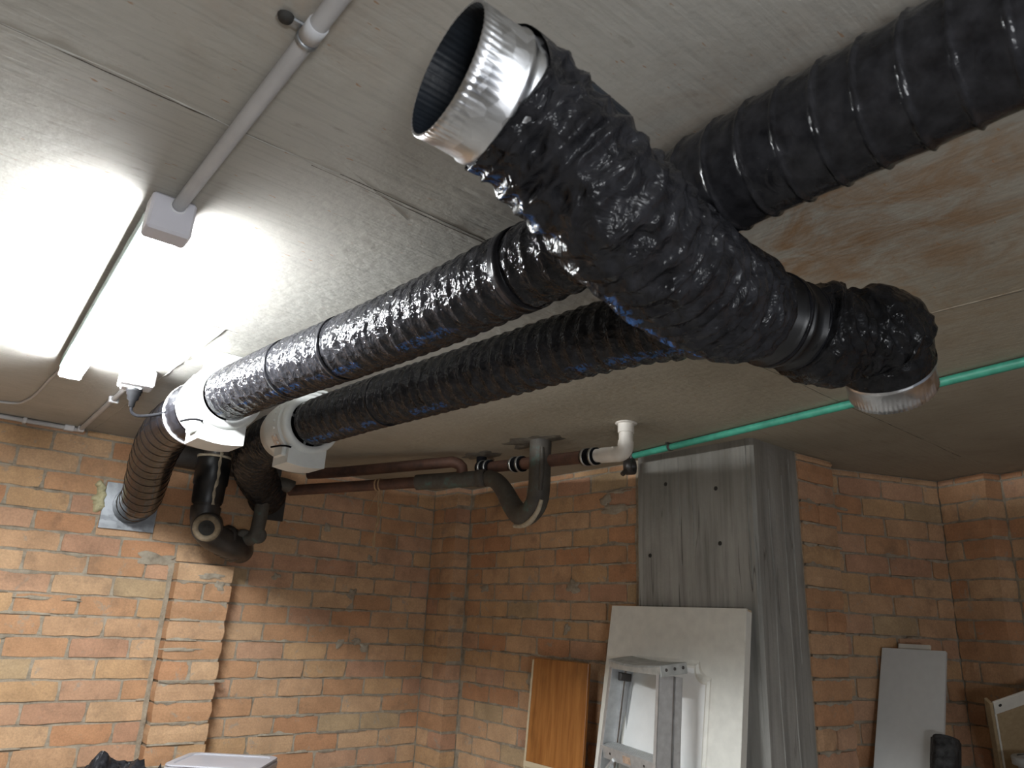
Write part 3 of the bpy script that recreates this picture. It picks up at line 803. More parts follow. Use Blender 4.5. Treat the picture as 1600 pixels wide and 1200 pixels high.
# ---------------------------------------------------------------- ducts
def band(parent, P, A, B, T, s, step, w, r, mat='tape'):
    i = min(len(P) - 2, int(s / step)); m = MB()
    m.lathe(P[i], T[i], [(-w / 2, r - 0.002), (-w / 2, r), (w / 2, r), (w / 2, r - 0.002)], 64, up=A[i])
    return m.build('tape_band', MT[mat], parent)
RD_ = 0.0775
d1 = thing('flexible_duct', (0.73, 1.2, 0.6), 'straight black ribbed foil duct running from the white fan nearer the lit batten', 'duct')
p1 = [(0.652, 2.12, 0.598), (0.678, 1.80, 0.600), (0.716, 1.48, 0.602), (0.745, 1.165, 0.605), (0.760, 0.93, 0.612), (0.772, 0.74, 0.618), (0.778, 0.60, 0.618)]
o, P, A, B, T = duct_mesh('sleeve', p1, RD_, 0.040, 0.0016, 0.0022, 0.0016, 60, mat=MT['foil'], parent=d1, seed=1)
L1 = len(P) * 0.004
for s, w in ((0.36, 0.010), (0.60, 0.012), (1.20, 0.026)): band(d1, P, A, B, T, s, 0.004, w, RD_ + 0.0018)
d2 = thing('flexible_duct', (1.03, 1.6, 0.6), 'second straight black ribbed foil duct, farther from the batten, ending behind the crumpled one', 'duct')
p2 = [(0.975, 2.24, 0.600), (0.996, 1.90, 0.600), (1.024, 1.60, 0.600), (1.048, 1.302, 0.598), (1.062, 1.052, 0.594), (1.068, 0.90, 0.585), (1.07, 0.76, 0.565)]
o, P, A, B, T = duct_mesh('sleeve', p2, RD_ - 0.001, 0.040, 0.0022, 0.0032, 0.0026, 50, mat=MT['foil'], parent=d2, seed=2)
for s, w in ((0.42, 0.012),): band(d2, P, A, B, T, s, 0.004, w, RD_ + 0.001)
d3 = thing('flexible_duct', (0.77, 0.3, 0.6), 'wide smooth black duct with evenly spaced wire ribs crossing the upper right corner', 'duct')
p3 = [(0.795, 0.668, 0.606), (0.787, 0.62, 0.606), (0.772, 0.50, 0.606), (0.770, 0.30, 0.606), (0.768, 0.10, 0.606), (0.766, -0.2, 0.606), (0.76, -0.9, 0.606), (0.75, -1.6, 0.606)]
duct_mesh('sleeve', p3, 0.0762, 0.0497, 0.0036, 0.0006, 0.0010, 24, mat=MT['foil_big'], parent=d3, seed=3, step=0.0026, ribw=0.0026, radf=lambda t: 0.90 + 0.10 * min(1, t / 0.03))
# tape gathered round its end
m = MB(); m.lathe((0.803, 0.70, 0.606), (0.803 - 0.786, 0.70 - 0.61, 0.0), [(0.012, 0.0001), (0.010, 0.030), (0.004, 0.052), (-0.006, 0.064), (-0.03, 0.072), (-0.05, 0.0755)], 72, rad=lambda t, a: 1 + 0.03 * math.sin(a * 17) * math.sin(a * 3)); m.build('gathered_tape', MT['tape'], d3)

# crumpled cross duct with open galvanised collar
d4 = thing('flexible_duct', (0.8, 0.55, 0.48), 'crumpled black foil duct hanging under the others, open galvanised collar at its raised end', 'duct')
ca, cb_ = Vector((0.336, 0.557, 0.565)), Vector((0.424, 0.549, 0.556))
p4 = [cb_ - (cb_ - ca) * 0.18, cb_, (0.485, 0.536, 0.520), (0.560, 0.527, 0.477), (0.690, 0.549, 0.462), (0.820, 0.582, 0.474), (0.925, 0.605, 0.496), (0.998, 0.626, 0.515)]
def rf4(t):
    if t < 0.06: return 1.045 - 0.7 * t
    if t > 0.965: return 1.10 - (t - 0.965) * 6.5
    return 0.985 + 0.115 * min(1, (t - 0.06) / 0.6)
o, P, A, B, T = duct_mesh('sleeve', p4, 0.0815, 0.030, 0.003, 0.004, 0.0085, 34, 3.0, mat=MT['foil_crumpled'], parent=d4, seed=4, radf=rf4, fold=0.0028, seg=128, step=0.003)
def collar(parent, a, b, R, inner=0.14):
    """sheet metal start collar from open end a to inner end b"""
    a, b = Vector(a), Vector(b); ax = (b - a).normalized(); L = (b - a).length
    cr = lambda t, ang: 1 + (0.008 * math.sin(ang * 60) if t < L * 0.25 else 0)
    m = MB(); m.lathe(a, ax, [(0.0, R - 0.003), (0.0, R), (L * 0.14, R), (L * 0.24, R), (L * 0.262, R), (L * 0.60, R + 0.0005), (L * 0.64, R + 0.003), (L * 0.69, R + 0.003), (L * 0.73, R + 0.0005), (L * 0.80, R + 0.001), (L * 0.84, R + 0.003), (L * 0.90, R + 0.003), (L, R + 0.001)], 240, rad=cr)
    m.build('metal_collar', MT['galv'], parent)
    if inner:
        m = MB(); m.lathe(a, ax, [(0.0, R - 0.002), (L * 0.25, R - 0.003), (L, R - 0.004), (L + inner * 0.5, R - 0.006), (L + inner * 0.9, R * 0.86), (L + inner, 0.0001)], 160, rad=lambda t, ang: 1 + 0.012 * math.sin(ang * 60))
        m.build('inner_liner', MT['inner'], parent)
collar(d4, ca, cb_, 0.0775)

# smooth black connector between the crumpled duct and the far elbow
wy = thing('duct_connector', (1.08, 0.63, 0.53), 'smooth black plastic branch connector with clamp ridges beside the crumpled duct', 'duct fitting')
q0, q1 = Vector((0.985, 0.632, 0.515)), Vector((1.165, 0.600, 0.517)); ax = (q1 - q0).normalized()
m = MB(); m.lathe(q0, ax, [(-0.01, 0.062), (0.0, 0.076), (0.075, 0.075), (0.078, 0.080), (0.084, 0.083), (0.088, 0.0755), (0.092, 0.0755), (0.095, 0.081), (0.101, 0.081), (0.105, 0.0735), (0.128, 0.0725), (0.131, 0.079), (0.137, 0.079), (0.141, 0.070), (0.152, 0.062)], 72,
    rad=lambda t, a: 1 + (0.012 * math.sin(a * 9 + t * 200) if t > 0.07 else 0)); m.build('body', MT['black'], wy)
m = MB(); m.tube([(1.075, 0.78, 0.555), (1.065, 0.70, 0.540), (1.055, 0.625, 0.525)], 0.066, 40); m.build('branch', MT['black'], wy)
for dd, r in ((0.083, 0.0822), (0.134, 0.0785)):
    m = MB(); m.lathe(q0, ax, [(dd - 0.003, r - .004), (dd - 0.003, r + 0.002), (dd + 0.003, r + 0.002), (dd + 0.003, r - .004)], 64, rad=lambda t, a: 1 + 0.008 * math.sin(a * 5)); m.build('cable_tie', MT['tape'], wy)

d5 = thing('flexible_duct', (1.25, 0.55, 0.5), 'short kinked black foil elbow turning down to a galvanised collar near the green pipe', 'duct')
g1, g0 = Vector((1.327, 0.544, 0.480)), Vector((1.361, 0.554, 0.452))
p5 = [(1.118, 0.614, 0.527), (1.150, 0.602, 0.518), (1.190, 0.580, 0.510), (1.235, 0.556, 0.518), (1.275, 0.538, 0.527), (1.310, 0.537, 0.508), g1 + (g1 - g0) * 0.45, g1 + (g1 - g0) * 0.22]
def rf5(t):
    r = 0.86 + 0.26 * math.sin(math.pi * t / 0.5) if t < 0.5 else 0.86 + 0.24 * math.sin(math.pi * min(1, (t - 0.5) / 0.5)) ** 0.8
    if t > 0.88: r = 1.02
    return r
duct_mesh('sleeve', p5, 0.0815, 0.024, 0.0018, 0.003, 0.009, 24, 5.0, mat=MT['foil_folds'], parent=d5, seed=5, radf=rf5, fold=0.0045, seg=112, step=0.003)
ax5 = Vector((0.806, 0.215, -0.639)).normalized()
collar(d5, g1 + ax5 * 0.050, g1 - ax5 * 0.018, 0.0770, inner=0.006)

# ducts behind the fans
d6 = thing('flexible_duct', (0.75, 3.0, 0.55), 'black ribbed duct dropping from the nearer fan to the steel plate on the brick wall', 'duct')
p6 = [(0.655, 2.40, 0.600), (0.650, 2.52, 0.604), (0.652, 2.75, 0.598), (0.690, 3.05, 0.560), (0.742, 3.32, 0.500), (0.785, 3.55, 0.445), (0.795, 3.725, 0.425)]
duct_mesh('sleeve', p6, 0.083, 0.078, 0.0024, 0.0, 0.0012, 14, mat=MT['foil_ribbed'], parent=d6, seed=6, step=0.003)
m = MB(); m.lathe((0.652, 2.43, 0.592), (0, 1, 0), [(-0.01, 0.085), (-0.009, 0.1035), (0.0, 0.1055), (0.003, 0.1055), (0.004, 0.085)], 64); m.build('clamp_ring', MT['whitebox'], d6)
m = MB(); m.lathe((0.652, 2.38, 0.594), (0, 1, 0), [(-0.03, 0.092), (0.0, 0.099), (0.05, 0.103), (0.09, 0.100), (0.11, 0.086)], 64, rad=lambda t, a: 1 + 0.01 * math.sin(a * 23)); m.build('tape_wrap', MT['tape'], d6)
d7 = thing('flexible_duct', (1.1, 3.0, 0.55), 'dark crumpled duct in the shade behind the farther fan, bending down to the wall', 'duct')
p7 = [(0.985, 2.42, 0.600), (0.978, 2.56, 0.602), (1.005, 2.80, 0.598), (1.10, 3.10, 0.585), (1.24, 3.38, 0.565), (1.36, 3.58, 0.545), (1.39, 3.68, 0.54)]
duct_mesh('sleeve', p7, 0.085, 0.028, 0.003, 0.003, 0.003, 30, 2.0, mat=MT['foil_folds'], parent=d7, seed=7, fold=0.003, step=0.004)

# wall plates
pl = MB(); pl.bbox((0.672, AY - 0.012, 0.312), (0.905, AY - 0.006, 0.520), 0.001); tag(pl.build('wall_plate', MT['galv2']), 'square galvanised sheet plate on the bricks where the ribbed duct enters', 'plate')
m = MB()
rs = random.Random(5)
for i in range(9):
    c = Vector((0.655 + rs.uniform(-.012, .01), AY - 0.010, 0.40 + i * 0.013)); r = rs.uniform(0.012, 0.022)
    m.lathe(c, (0, -1, 0), [(-0.012, r * 1.2), (0, r), (r * .6, r * .6), (r * .75, 0.0001)], 10, rad=lambda t, a: 1 + 0.2 * math.sin(a * 3 + i))
tag(m.build('foam_bead', MT['foam']), 'lump of yellow-grey expanding foam along the left edge of the steel plate', 'foam')
pl = MB(); pl.bbox((1.37, AY - 0.010, 0.44), (1.52, AY - 0.004, 0.62), 0.001); tag(pl.build('vent_cover', MT['dark']), 'black square opening in the brick wall beside the drain stack', 'vent')

# ---------------------------------------------------------------- inline fans
def make_fan(o3, label):
    cx, cy, cz = o3
    f = thing('inline_fan', (cx, cy, cz), label, 'fan', 'white inline duct fans under the ceiling')
    m = MB(); m.lathe((cx, cy, cz), (0, 1, 0), [(0.0, 0.078), (-0.004, 0.084), (0.0, 0.096), (0.010, 0.1025), (0.026, 0.1025), (0.030, 0.0975), (0.036, 0.0975), (0.040, 0.1035), (0.055, 0.105), (0.10, 0.106), (0.15, 0.104), (0.20, 0.098), (0.205, 0.092), (0.235, 0.090), (0.235, 0.076)], 72)
    m.build('body', MT['fan'], f)
    m = MB(); m.lathe((cx, cy, cz), (0, 1, 0), [(0.040, 0.100), (0.040, 0.1065), (0.047, 0.1070), (0.050, 0.102)], 72); m.build('clamp_ring', MT['fan'], f)
    # terminal box hanging below, bowed underside
    b = MB(); n = 9; vs = []
    for y in (cy + 0.012, cy + 0.135):
        for i in range(n):
            x = -0.066 + 0.132 * i / (n - 1); vs.append(Vector((cx + x, y, cz - 0.138 - 0.010 * math.cos(x / 0.066 * 1.3))))
        for i in range(n - 1, -1, -1):
            x = -0.066 + 0.132 * i / (n - 1); vs.append(Vector((cx + x, y, cz - 0.080)))
    k = 2 * n
    b.add(vs, [tuple(range(k)), tuple(range(2 * k - 1, k - 1, -1))] + [(i, k + i, k + (i + 1) % k, (i + 1) % k) for i in range(k)])
    b.build('terminal_box', MT['fan'], f)
    b = MB(); b.bbox((cx - 0.080, cy + 0.030, cz - 0.118), (cx - 0.064, cy + 0.10, cz - 0.078), 0.004); tb = b.build('cover_lug', MT['fan'], f)
    b = MB(); b.tube([(cx - 0.108, cy + 0.06, cz - 0.092), (cx - 0.085, cy + 0.02, cz - 0.088), (cx - 0.062, cy + 0.004, cz - 0.092)], 0.0032, 8); b.build('cable_stub', MT['rubber'], f)
    # mounting foot to the ceiling
    b = MB(); b.bbox((cx - 0.062, cy + 0.05, CE - 0.010), (cx + 0.062, cy + 0.17, CE - 0.0005), 0.003)
    b.bbox((cx - 0.050, cy + 0.06, cz + 0.085), (cx + 0.050, cy + 0.16, CE - 0.008), 0.006); b.build('mounting_foot', MT['fan'], f)
    # rating sticker wrapped on the shell
    vs = []; 
    for y in (cy + 0.060, cy + 0.105):
        for i in range(7):
            a = math.radians(205 + 22 * i / 6) if True else 0
            r = 0.1055 + 0.001
            vs.append(Vector((cx + math.cos(a) * r, y, cz + math.sin(a) * r)))
    b = MB(); b.add(vs, [(i, i + 1, 8 + i, 7 + i) for i in range(6)]); b.build('rating_sticker', MT['paper'], f)
    # ring of small bosses along the rear cover
    b = MB()
    for i in range(7):
        a = math.radians(150 + i * 14); p = Vector((cx + math.cos(a) * 0.105, cy + 0.075, cz + math.sin(a) * 0.105))
        b.lathe(p, (math.cos(a), 0, math.sin(a)), [(-0.003, 0.006), (0.004, 0.005), (0.004, 0.0001)], 8)
    b.build('boss', MT['fan'], f)
    return f
make_fan((0.655, 2.135, 0.598), 'white inline duct fan nearest the lit batten, brightly lit')
make_fan((0.978, 2.262, 0.600), 'white inline duct fan in shade, behind and right of the bright one')

# ---------------------------------------------------------------- drainage
ds = thing('drain_stack', (1.06, 3.5, 0.3), 'dark vertical drain pipe with coupling and capped inspection tee below the fans', 'drain pipe')
X, Yp = 1.045, 3.47
m = MB(); m.tube([(X + .01, Yp, CE + 0.01), (X, Yp, 0.40)], 0.058, 32); m.build('pipe', MT['darkpipe'], ds)
m = MB(); m.lathe((X, Yp, 0.660), (0, 0, -1), [(0, 0.058), (0.0, 0.074), (0.012, 0.076), (0.125, 0.076), (0.132, 0.070), (0.20, 0.068), (0.215, 0.064)], 40); m.build('coupling', MT['black'], ds)
m = MB(); m.lathe((X, Yp, 0.664), (0, 0, -1), [(0, 0.060), (0.0, 0.079), (0.010, 0.0775), (0.010, 0.06)], 40, rad=lambda t, a: 1 + 0.02 * math.sin(a * 7)); m.build('sealant_ring', MT['sealant'], ds)
m = MB(); pv = None
for i in range(24):
    z = 0.735 - 0.013 * i; w = 0.006 + 0.002 * math.sin(i * 1.7); xx = X + 0.004 + 0.002 * math.sin(i * .6)
    rr = 0.0785 if 0.52 < z < 0.67 else (0.071 if z < 0.52 else 0.061)
    cur = [Vector((xx - w, Yp - rr, z)), Vector((xx, Yp - rr - 0.003, z)), Vector((xx + w, Yp - rr, z))]
    if pv: m.add(pv + cur, [(0, 1, 4, 3), (1, 2, 5, 4)])
    pv = cur
m.build('sealant_seam', MT['sealant'], ds)
m = MB(); m.tube([(X, Yp, 0.43), (X + 0.003, Yp, 0.385), (X + 0.03, Yp + 0.01, 0.325), (X + 0.10, Yp + 0.03, 0.292), (X + 0.19, Yp + 0.06, 0.270), (X + 0.24, Yp + 0.14, 0.262)], lambda t: 0.066 - 0.008 * t, 32); m.build('tee_body', MT['darkpipe'], ds)
cx = Vector((X + 0.015, Yp - 0.02, 0.345)); ca_ = Vector((-0.32, -0.9, -0.22)).normalized()
m = MB(); m.lathe(cx, ca_, [(-0.02, 0.066), (0.055, 0.066), (0.065, 0.064), (0.066, 0.046)], 36); m.build('inspection_opening', MT['darkpipe'], ds)
m = MB(); m.lathe(cx, ca_, [(0.058, 0.060), (0.067, 0.059), (0.068, 0.036), (0.060, 0.034)], 36, rad=lambda t, a: 1 + 0.03 * math.sin(a * 2)); cp = m.build('inspection_cap', MT['dusty'], ds)
m = MB(); m.lathe(cx, ca_, [(0.060, 0.040), (0.060, 0.016), (0.066, 0.014), (0.066, 0.0001)], 24); m.build('cap_boss', MT['dark'], cp)
for t in (0.5, 0.68, 0.84):
    c = Vector((X + 0.03, Yp + 0.01, 0.325)).lerp(Vector((X + 0.22, Yp + 0.09, 0.265)), t)
    m = MB(); m.lathe(c, Vector((0.93, 0.33, -0.2)), [(-0.01, 0.06), (-0.008, 0.0735), (0.008, 0.0735), (0.01, 0.06)], 32); m.build('pipe_ring', MT['darkpipe'], ds)
bp = thing('branch_pipe', (1.3, 3.45, 0.5), 'grimy grey-green branch pipe bending up from the stack toward the copper pipes', 'pipe')
m = MB(); m.tube([(1.235, 3.52, 0.300), (1.285, 3.47, 0.325), (1.296, 3.46, 0.400), (1.300, 3.46, 0.500), (1.318, 3.46, 0.570), (1.37, 3.45, 0.585), (1.43, 3.44, 0.575)], 0.033, 24); m.build('pipe', MT['trap'], bp)
for p, r in (((1.245, 3.50, 0.318), 0.038), ((1.30, 3.465, 0.33), 0.038)):
    m = MB(); m.lathe(p, (-.2, -1, -.1), [(-0.03, 0.03), (-0.03, r), (0.025, r), (0.03, r * .8), (0.03, r * .4), (0.024, .0001)], 20); m.build('clamp', MT['trap'], bp)
m = MB(); m.tube([(0.84, 3.64, 0.672), (1.10, 3.64, 0.668), (1.42, 3.64, 0.66)], 0.052, 28)
tag(m.build('overhead_pipe', MT['darkpipe']), 'black horizontal pipe in shadow directly behind the bright fan, above the stack', 'pipe')

cl = thing('copper_waste_pipe', (1.7, 3.1, 0.6), 'lower of the two brown copper pipes hung under the ceiling, ending in the big trap', 'pipe')
Lp = Vector((1.42, 3.45, 0.560)); Rp = Vector((1.985, 2.60, 0.615))
m = MB(); m.tube([Lp, Lp.lerp(Rp, 0.68)], 0.026, 24); m.build('pipe', MT['copper'], cl)
m = MB(); m.tube([Lp.lerp(Rp, 0.66), Lp.lerp(Rp, 0.985)], 0.036, 24); m.build('socket', MT['trap'], cl)
m = MB(); c = Lp.lerp(Rp, 0.97); m.lathe(c, Rp - Lp, [(-0.02, 0.036), (-0.02, 0.040), (0.02, 0.040), (0.02, 0.034)], 28); m.build('socket_rim', MT['trap'], cl)
cu = thing('copper_waste_pipe', (1.7, 3.1, 0.65), 'upper of the two brown copper pipes, turning down at its right end', 'pipe')
Ue = Lp.lerp(Rp, 0.875)
Ut = Ue + Vector((0, 0, 0.085))
m = MB(); m.tube([(1.50, 3.44, 0.655), (1.60, 3.29, 0.662), Vector((1.50, 3.44, 0.655)).lerp(Ut, 0.86), Vector((1.50, 3.44, 0.655)).lerp(Ut, 0.95) + Vector((0, 0, -0.002)), Ut + Vector((0, 0, -0.028)), Ue + Vector((0, 0, 0.02))], 0.026, 24); m.build('pipe', MT['copper'], cu)
# trap
tr = thing('pipe_trap', (2.0, 2.4, 0.45), 'large weathered U-shaped drain trap hanging from the ceiling with pale crust along its bend', 'pipe trap')
tp = [Rp, (1.995, 2.545, 0.595), (2.0, 2.49, 0.545), (2.0, 2.43, 0.475), (2.0, 2.375, 0.432), (2.0, 2.32, 0.435), (2.0, 2.275, 0.475), (2.0, 2.262, 0.54), (2.0, 2.262, 0.64), (2.0, 2.262, CE + 0.01)]
m = MB(); m.tube(tp, lambda t: 0.036 + 0.010 * min(1, t / 0.45), 32); m.build('pipe', MT['trap'], tr)
m = MB(); pv = None
for i in range(30):      # cream crust along the outside of the bend
    t = i / 29; a = math.radians(200 + 150 * t); c = Vector((2.0, 2.325, 0.485)); 
    rr = 0.098 + 0.004
    p = c + Vector((0, -math.cos(a) * -1 * 0.108, math.sin(a) * 0.105)) if False else None
for seg_, nm in (([(1.985, 2.395, 0.386), (1.985, 2.345, 0.383), (1.98, 2.285, 0.398), (1.98, 2.240, 0.440), (1.98, 2.222, 0.480)], 'crust'), ([(1.975, 2.226, 0.52), (1.975, 2.222, 0.60), (1.975, 2.224, 0.70)], 'crust')):
    m = MB(); m.tube(seg_, lambda t: 0.012 - 0.004 * abs(2 * t - 1), 12); m.build(nm, MT['sealant'] if seg_[0][1] > 2.3 else MT['trap'], tr)
def patch(parent, x, y, rx, ry, seed, mat):
    m = MB(); k = 28; vs = []
    for i in range(k):
        a = 2 * math.pi * i / k; r = 0.75 + 0.6 * mn.noise(Vector((math.cos(a) * 1.8, math.sin(a) * 1.8, seed)))
        vs.append(Vector((x + math.cos(a) * rx * r, y + math.sin(a) * ry * r, CE - 0.0006)))
    vi = [Vector((x + (v.x - x) * 0.6, y + (v.y - y) * 0.6, CE - 0.004)) for v in vs]
    m.add(vs + vi + [Vector((x, y, CE - 0.006))], [(i, k + i, k + (i + 1) % k, (i + 1) % k) for i in range(k)] + [(k + i, 2 * k, k + (i + 1) % k) for i in range(k)], True)
    return m.build('sealing_patch', mat, parent)
grime = simple('grimy_render', (0.13, 0.115, 0.09), 0.9, 0, 30, 0.5)
pale = simple('pale_render', (0.42, 0.40, 0.35), 0.9, 0, 30, 0.3)
patch(tr, 1.99, 2.30, 0.10, 0.20, 1.2, grime); patch(tr, 1.99, 2.30, 0.065, 0.095, 4.2, pale)
# copper pipe run with rubber couplings to the cream PVC
cr = thing('copper_branch', (2.0, 2.3, 0.65), 'copper branch pipe with black rubber couplings running behind the U trap to the cream elbow', 'pipe')
m = MB(); m.tube([(2.03, 2.70, 0.680), (2.02, 1.95, 0.634)], 0.026, 24); m.build('pipe', MT['copper'], cr)
m = MB(); m.tube([(2.035, 2.72, CE + 0.01), (2.035, 2.72, 0.655)], 0.024, 20); m.tube([(2.03, 2.72, 0.682), (2.03, 2.70, 0.680)], 0.034, 20); m.build('riser', MT['rubber'], cr)
patch(cr, 2.035, 2.72, 0.09, 0.13, 2.2, grime)
for y in (2.66, 2.43, 1.985):
    z = 0.634 + (y - 1.95) / 0.75 * 0.046
    m = MB(); m.lathe((2.02, y + 0.035, z), (0, -1, -0.06), [(0, 0.026), (0, 0.034), (0.07, 0.034), (0.07, 0.026)], 28); cpl = m.build('rubber_coupling', MT['rubber'], cr)
    for t in (0.012, 0.056):
        m = MB(); m.lathe((2.02, y + 0.035, z), (0, -1, -0.06), [(t - .006, 0.034), (t - .006, 0.0365), (t + .006, 0.0365), (t + .006, 0.034)], 28); m.build('hose_clamp', MT['steel'], cpl)
pv_ = thing('pvc_elbow', (2.02, 1.85, 0.65), 'cream PVC pipe elbow dropping from the ceiling to join the copper branch', 'pipe')
m = MB(); m.tube([(2.02, 1.955, 0.634), (2.02, 1.90, 0.630)], 0.0265, 24); m.build('stub', MT['pvc'], pv_)
m = MB(); m.tube([(2.02, 1.925, 0.631), (2.02, 1.86, 0.626), (2.02, 1.83, 0.624), (2.02, 1.806, 0.636), (2.02, 1.800, 0.668)], 0.030, 24, res=0.008); m.build('elbow', MT['pvc'], pv_)
m = MB(); m.tube([(2.02, 1.80, 0.66), (2.02, 1.80, CE + 0.005)], 0.027, 24); m.tube([(2.02, 1.80, 0.70), (2.02, 1.80, CE + 0.005)], 0.031, 24); m.build('riser', MT['pvc'], pv_)
m = MB(); m.lathe((2.02, 1.80, CE - 0.0005), (0, 0, -1), [(0, 0.042), (0.004, 0.040), (0.005, 0.03)], 24, rad=lambda t, a: 1 + .06 * math.sin(a * 3)); m.build('ceiling_ring', MT['pvc'], pv_)
vf = thing('pipe_clamp', (2.42, 2.09, 0.66), 'dark metal pipe clamp at the top corner of the concrete column', 'clamp')
m = MB(); m.lathe((2.40, 2.115, 0.675), (0.3, -0.9, 0.0), [(-0.018, 0.022), (-0.018, 0.036), (0.018, 0.036), (0.018, 0.022), (-0.018, 0.022)], 24); m.build('ring', MT['darkpipe'], vf)
m = MB(); m.tube([(2.405, 2.11, 0.70), (2.405, 2.11, CE)], 0.012, 10); m.build('stem', MT['darkpipe'], vf)
m = MB(); m.tube([(2.38, 2.12, 0.655), (2.36, 2.125, 0.635)], 0.011, 8); m.build('bolt', MT['darkpipe'], vf)

# ties hanging from the lower pipe
st_ = thing('hanging_string', (1.70, 3.03, 0.6), 'frayed tan string looped round the lower copper pipe and hanging down', 'string')
c = Lp.lerp(Rp, 0.47)
for a in (-0.010, 0.008):
    m = MB(); m.lathe(c + (Rp - Lp).normalized() * a, Rp - Lp, [(-0.003, 0.026), (-0.003, 0.0295), (0.003, 0.0295), (0.003, 0.026)], 20); m.build('loop', MT['string'], st_)
for pts, r in (([(0, -.01, -.02), (-.002, -.012, -.07), (.008, -.01, -.13), (0.004, -.01, -.20), (-.004, -.01, -.265), (0.004, -.01, -.30)], 0.0045),
               ([(.01, -.012, -.02), (.02, -.012, -.08), (.012, -.012, -.16), (0.0, -.012, -.23), (0.006, -.012, -.29)], 0.0035),
               ([(-.005, -.012, -.03), (-.03, -.012, -.09), (-.05, -.012, -.14)], 0.002)):
    m = MB(); m.tube([c + Vector(p) for p in pts], r, 8, res=0.01); m.build('strand', MT['string'], st_)

# green pipe
gp = thing('green_pipe', (2.3, 1.2, CE), 'slim green pipe fixed under the ceiling, passing behind the short elbow duct to the column', 'pipe')
gz = CE - 0.0165
m = MB(); m.tube([(2.410, 2.10, gz), (2.262, 1.025, gz), (2.19, 0.54, gz), (2.05, -0.4, gz), (1.9, -1.5, gz)], 0.0135, 20); m.build('pipe', MT['green'], gp)
for t in (0.155,):
    c = Vector((2.410, 2.10, gz)).lerp(Vector((2.262, 1.025, gz)), t * 1.35)
    m = MB(); m.lathe(c, (0.137, 1, 0), [(-0.006, 0.0135), (-0.006, 0.0165), (0.006, 0.0165), (0.006, 0.0135)], 20); m.bbox((c.x - 0.03, c.y - 0.006, CE - 0.006), (c.x + 0.03, c.y + 0.006, CE - 0.0005), 0.002); m.build('saddle_clip', MT['darkpipe'], gp)

# ---------------------------------------------------------------- white door panel leaning on the column
dr = thing('door_panel', (2.25, 1.93, FL), 'scuffed white moulded door panel leaning against the concrete column behind the ladder', 'door')
HT = 1.505; tilt = math.atan2(0.24, HT)
# local: x = width (toward -Y in the world), y = thickness (away from camera), z = height
RDr = Matrix.Translation((2.212, 2.262, FL + 0.002)) @ Matrix.Rotation(-math.pi / 2, 4, 'Z') @ Matrix.Rotation(-tilt, 4, 'X')
W = 0.664
b = MB(); b.bbox((0, 0.008, 0), (W, 0.036, HT), 0.002, RDr); b.build('core', MT['rawedge'], dr)
def frame_poly(x0, x1, z0, z1, r):
    """rectangle with scooped corners, counter-clockwise"""
    pts = []
    for (cx, cz, a0) in ((x0, z0, 90), (x1, z0, 180), (x1, z1, 270), (x0, z1, 0)):
        arc = [(cx + r * math.cos(math.radians(a0 - 90 * i / 6)), cz + r * math.sin(math.radians(a0 - 90 * i / 6))) for i in range(7)]
        pts += arc
    return pts
def fan_ring(m, A_, B_, ya, yb):
    k = len(A_); v = [RDr @ Vector((x, ya, z)) for x, z in A_] + [RDr @ Vector((x, yb, z)) for x, z in B_]
    m.add(v, [(i, (i + 1) % k, k + (i + 1) % k, k + i) for i in range(k)])
x0, x1, z0, z1 = 0.105, 0.530, 0.20, HT - 0.195
outer = frame_poly(x0, x1, z0, z1, 0.055)
def outline(pts, X0, X1, Z0, Z1):
    o = []
    for x, z in pts:
        cx, cz = (x0 + x1) / 2, (z0 + z1) / 2; dx, dz = x - cx, z - cz
        t = min((X1 - cx if dx > 0 else cx - X0) / max(abs(dx), 1e-6), (Z1 - cz if dz > 0 else cz - Z0) / max(abs(dz), 1e-6))
        o.append((cx + dx * t, cz + dz * t))
    return o
m = MB()
k = len(outer)
# face sheet as four strips plus corner pieces: build by grid of rim points snapped to the border
rim = []
for i, (x, z) in enumerate(outer):
    q = i // 7; j = i % 7
    cxn = [(0, 0), (W, 0), (W, HT), (0, HT)][q]
    rim.append(cxn)
v = [RDr @ Vector((x, 0, z)) for x, z in outer] + [RDr @ Vector(p) for p in ((0, 0, 0), (W, 0, 0), (W, 0, HT), (0, 0, HT))]
fs = []
for q in range(4):
    for j in range(6): fs.append((q * 7 + j, k + q, q * 7 + j + 1))
    nx = (q + 1) % 4
    fs.append((q * 7 + 6, k + q, k + nx, nx * 7))
m.add(v, [tuple(f) for f in fs])
vb = [(0, 0), (W, 0), (W, HT), (0, HT)]
m.add([RDr @ Vector((x, y, z)) for y in (0, 0.008) for x, z in vb], [(i, (i + 1) % 4, 4 + (i + 1) % 4, 4 + i) for i in range(4)])
inn = frame_poly(x0 + 0.010, x1 - 0.010, z0 + 0.010, z1 - 0.010, 0.055)
fan_ring(m, outer, inn, 0, 0.006)
m.build('face_sheet', MT['doorwhite'], dr)
m = MB()
a = frame_poly(x0 + 0.010, x1 - 0.010, z0 + 0.010, z1 - 0.010, 0.055); b2 = frame_poly(x0 + 0.020, x1 - 0.020, z0 + 0.020, z1 - 0.020, 0.055); c2 = frame_poly(x0 + 0.028, x1 - 0.028, z0 + 0.028, z1 - 0.028, 0.055)
fan_ring(m, a, b2, 0.006, 0.001); fan_ring(m, b2, c2, 0.001, 0.005)
m.build('moulding', MT['doorwhite'], dr)
m = MB(); v = [RDr @ Vector((x, 0.005, z)) for x, z in c2] + [RDr @ Vector(((x0 + x1) / 2, 0.005, (z0 + z1) / 2))]
m.add(v, [(i, (i + 1) % k, k) for i in range(k)]); tag(m.build('centre_panel', MT['doorpanel'], dr), 'brighter white centre panel')
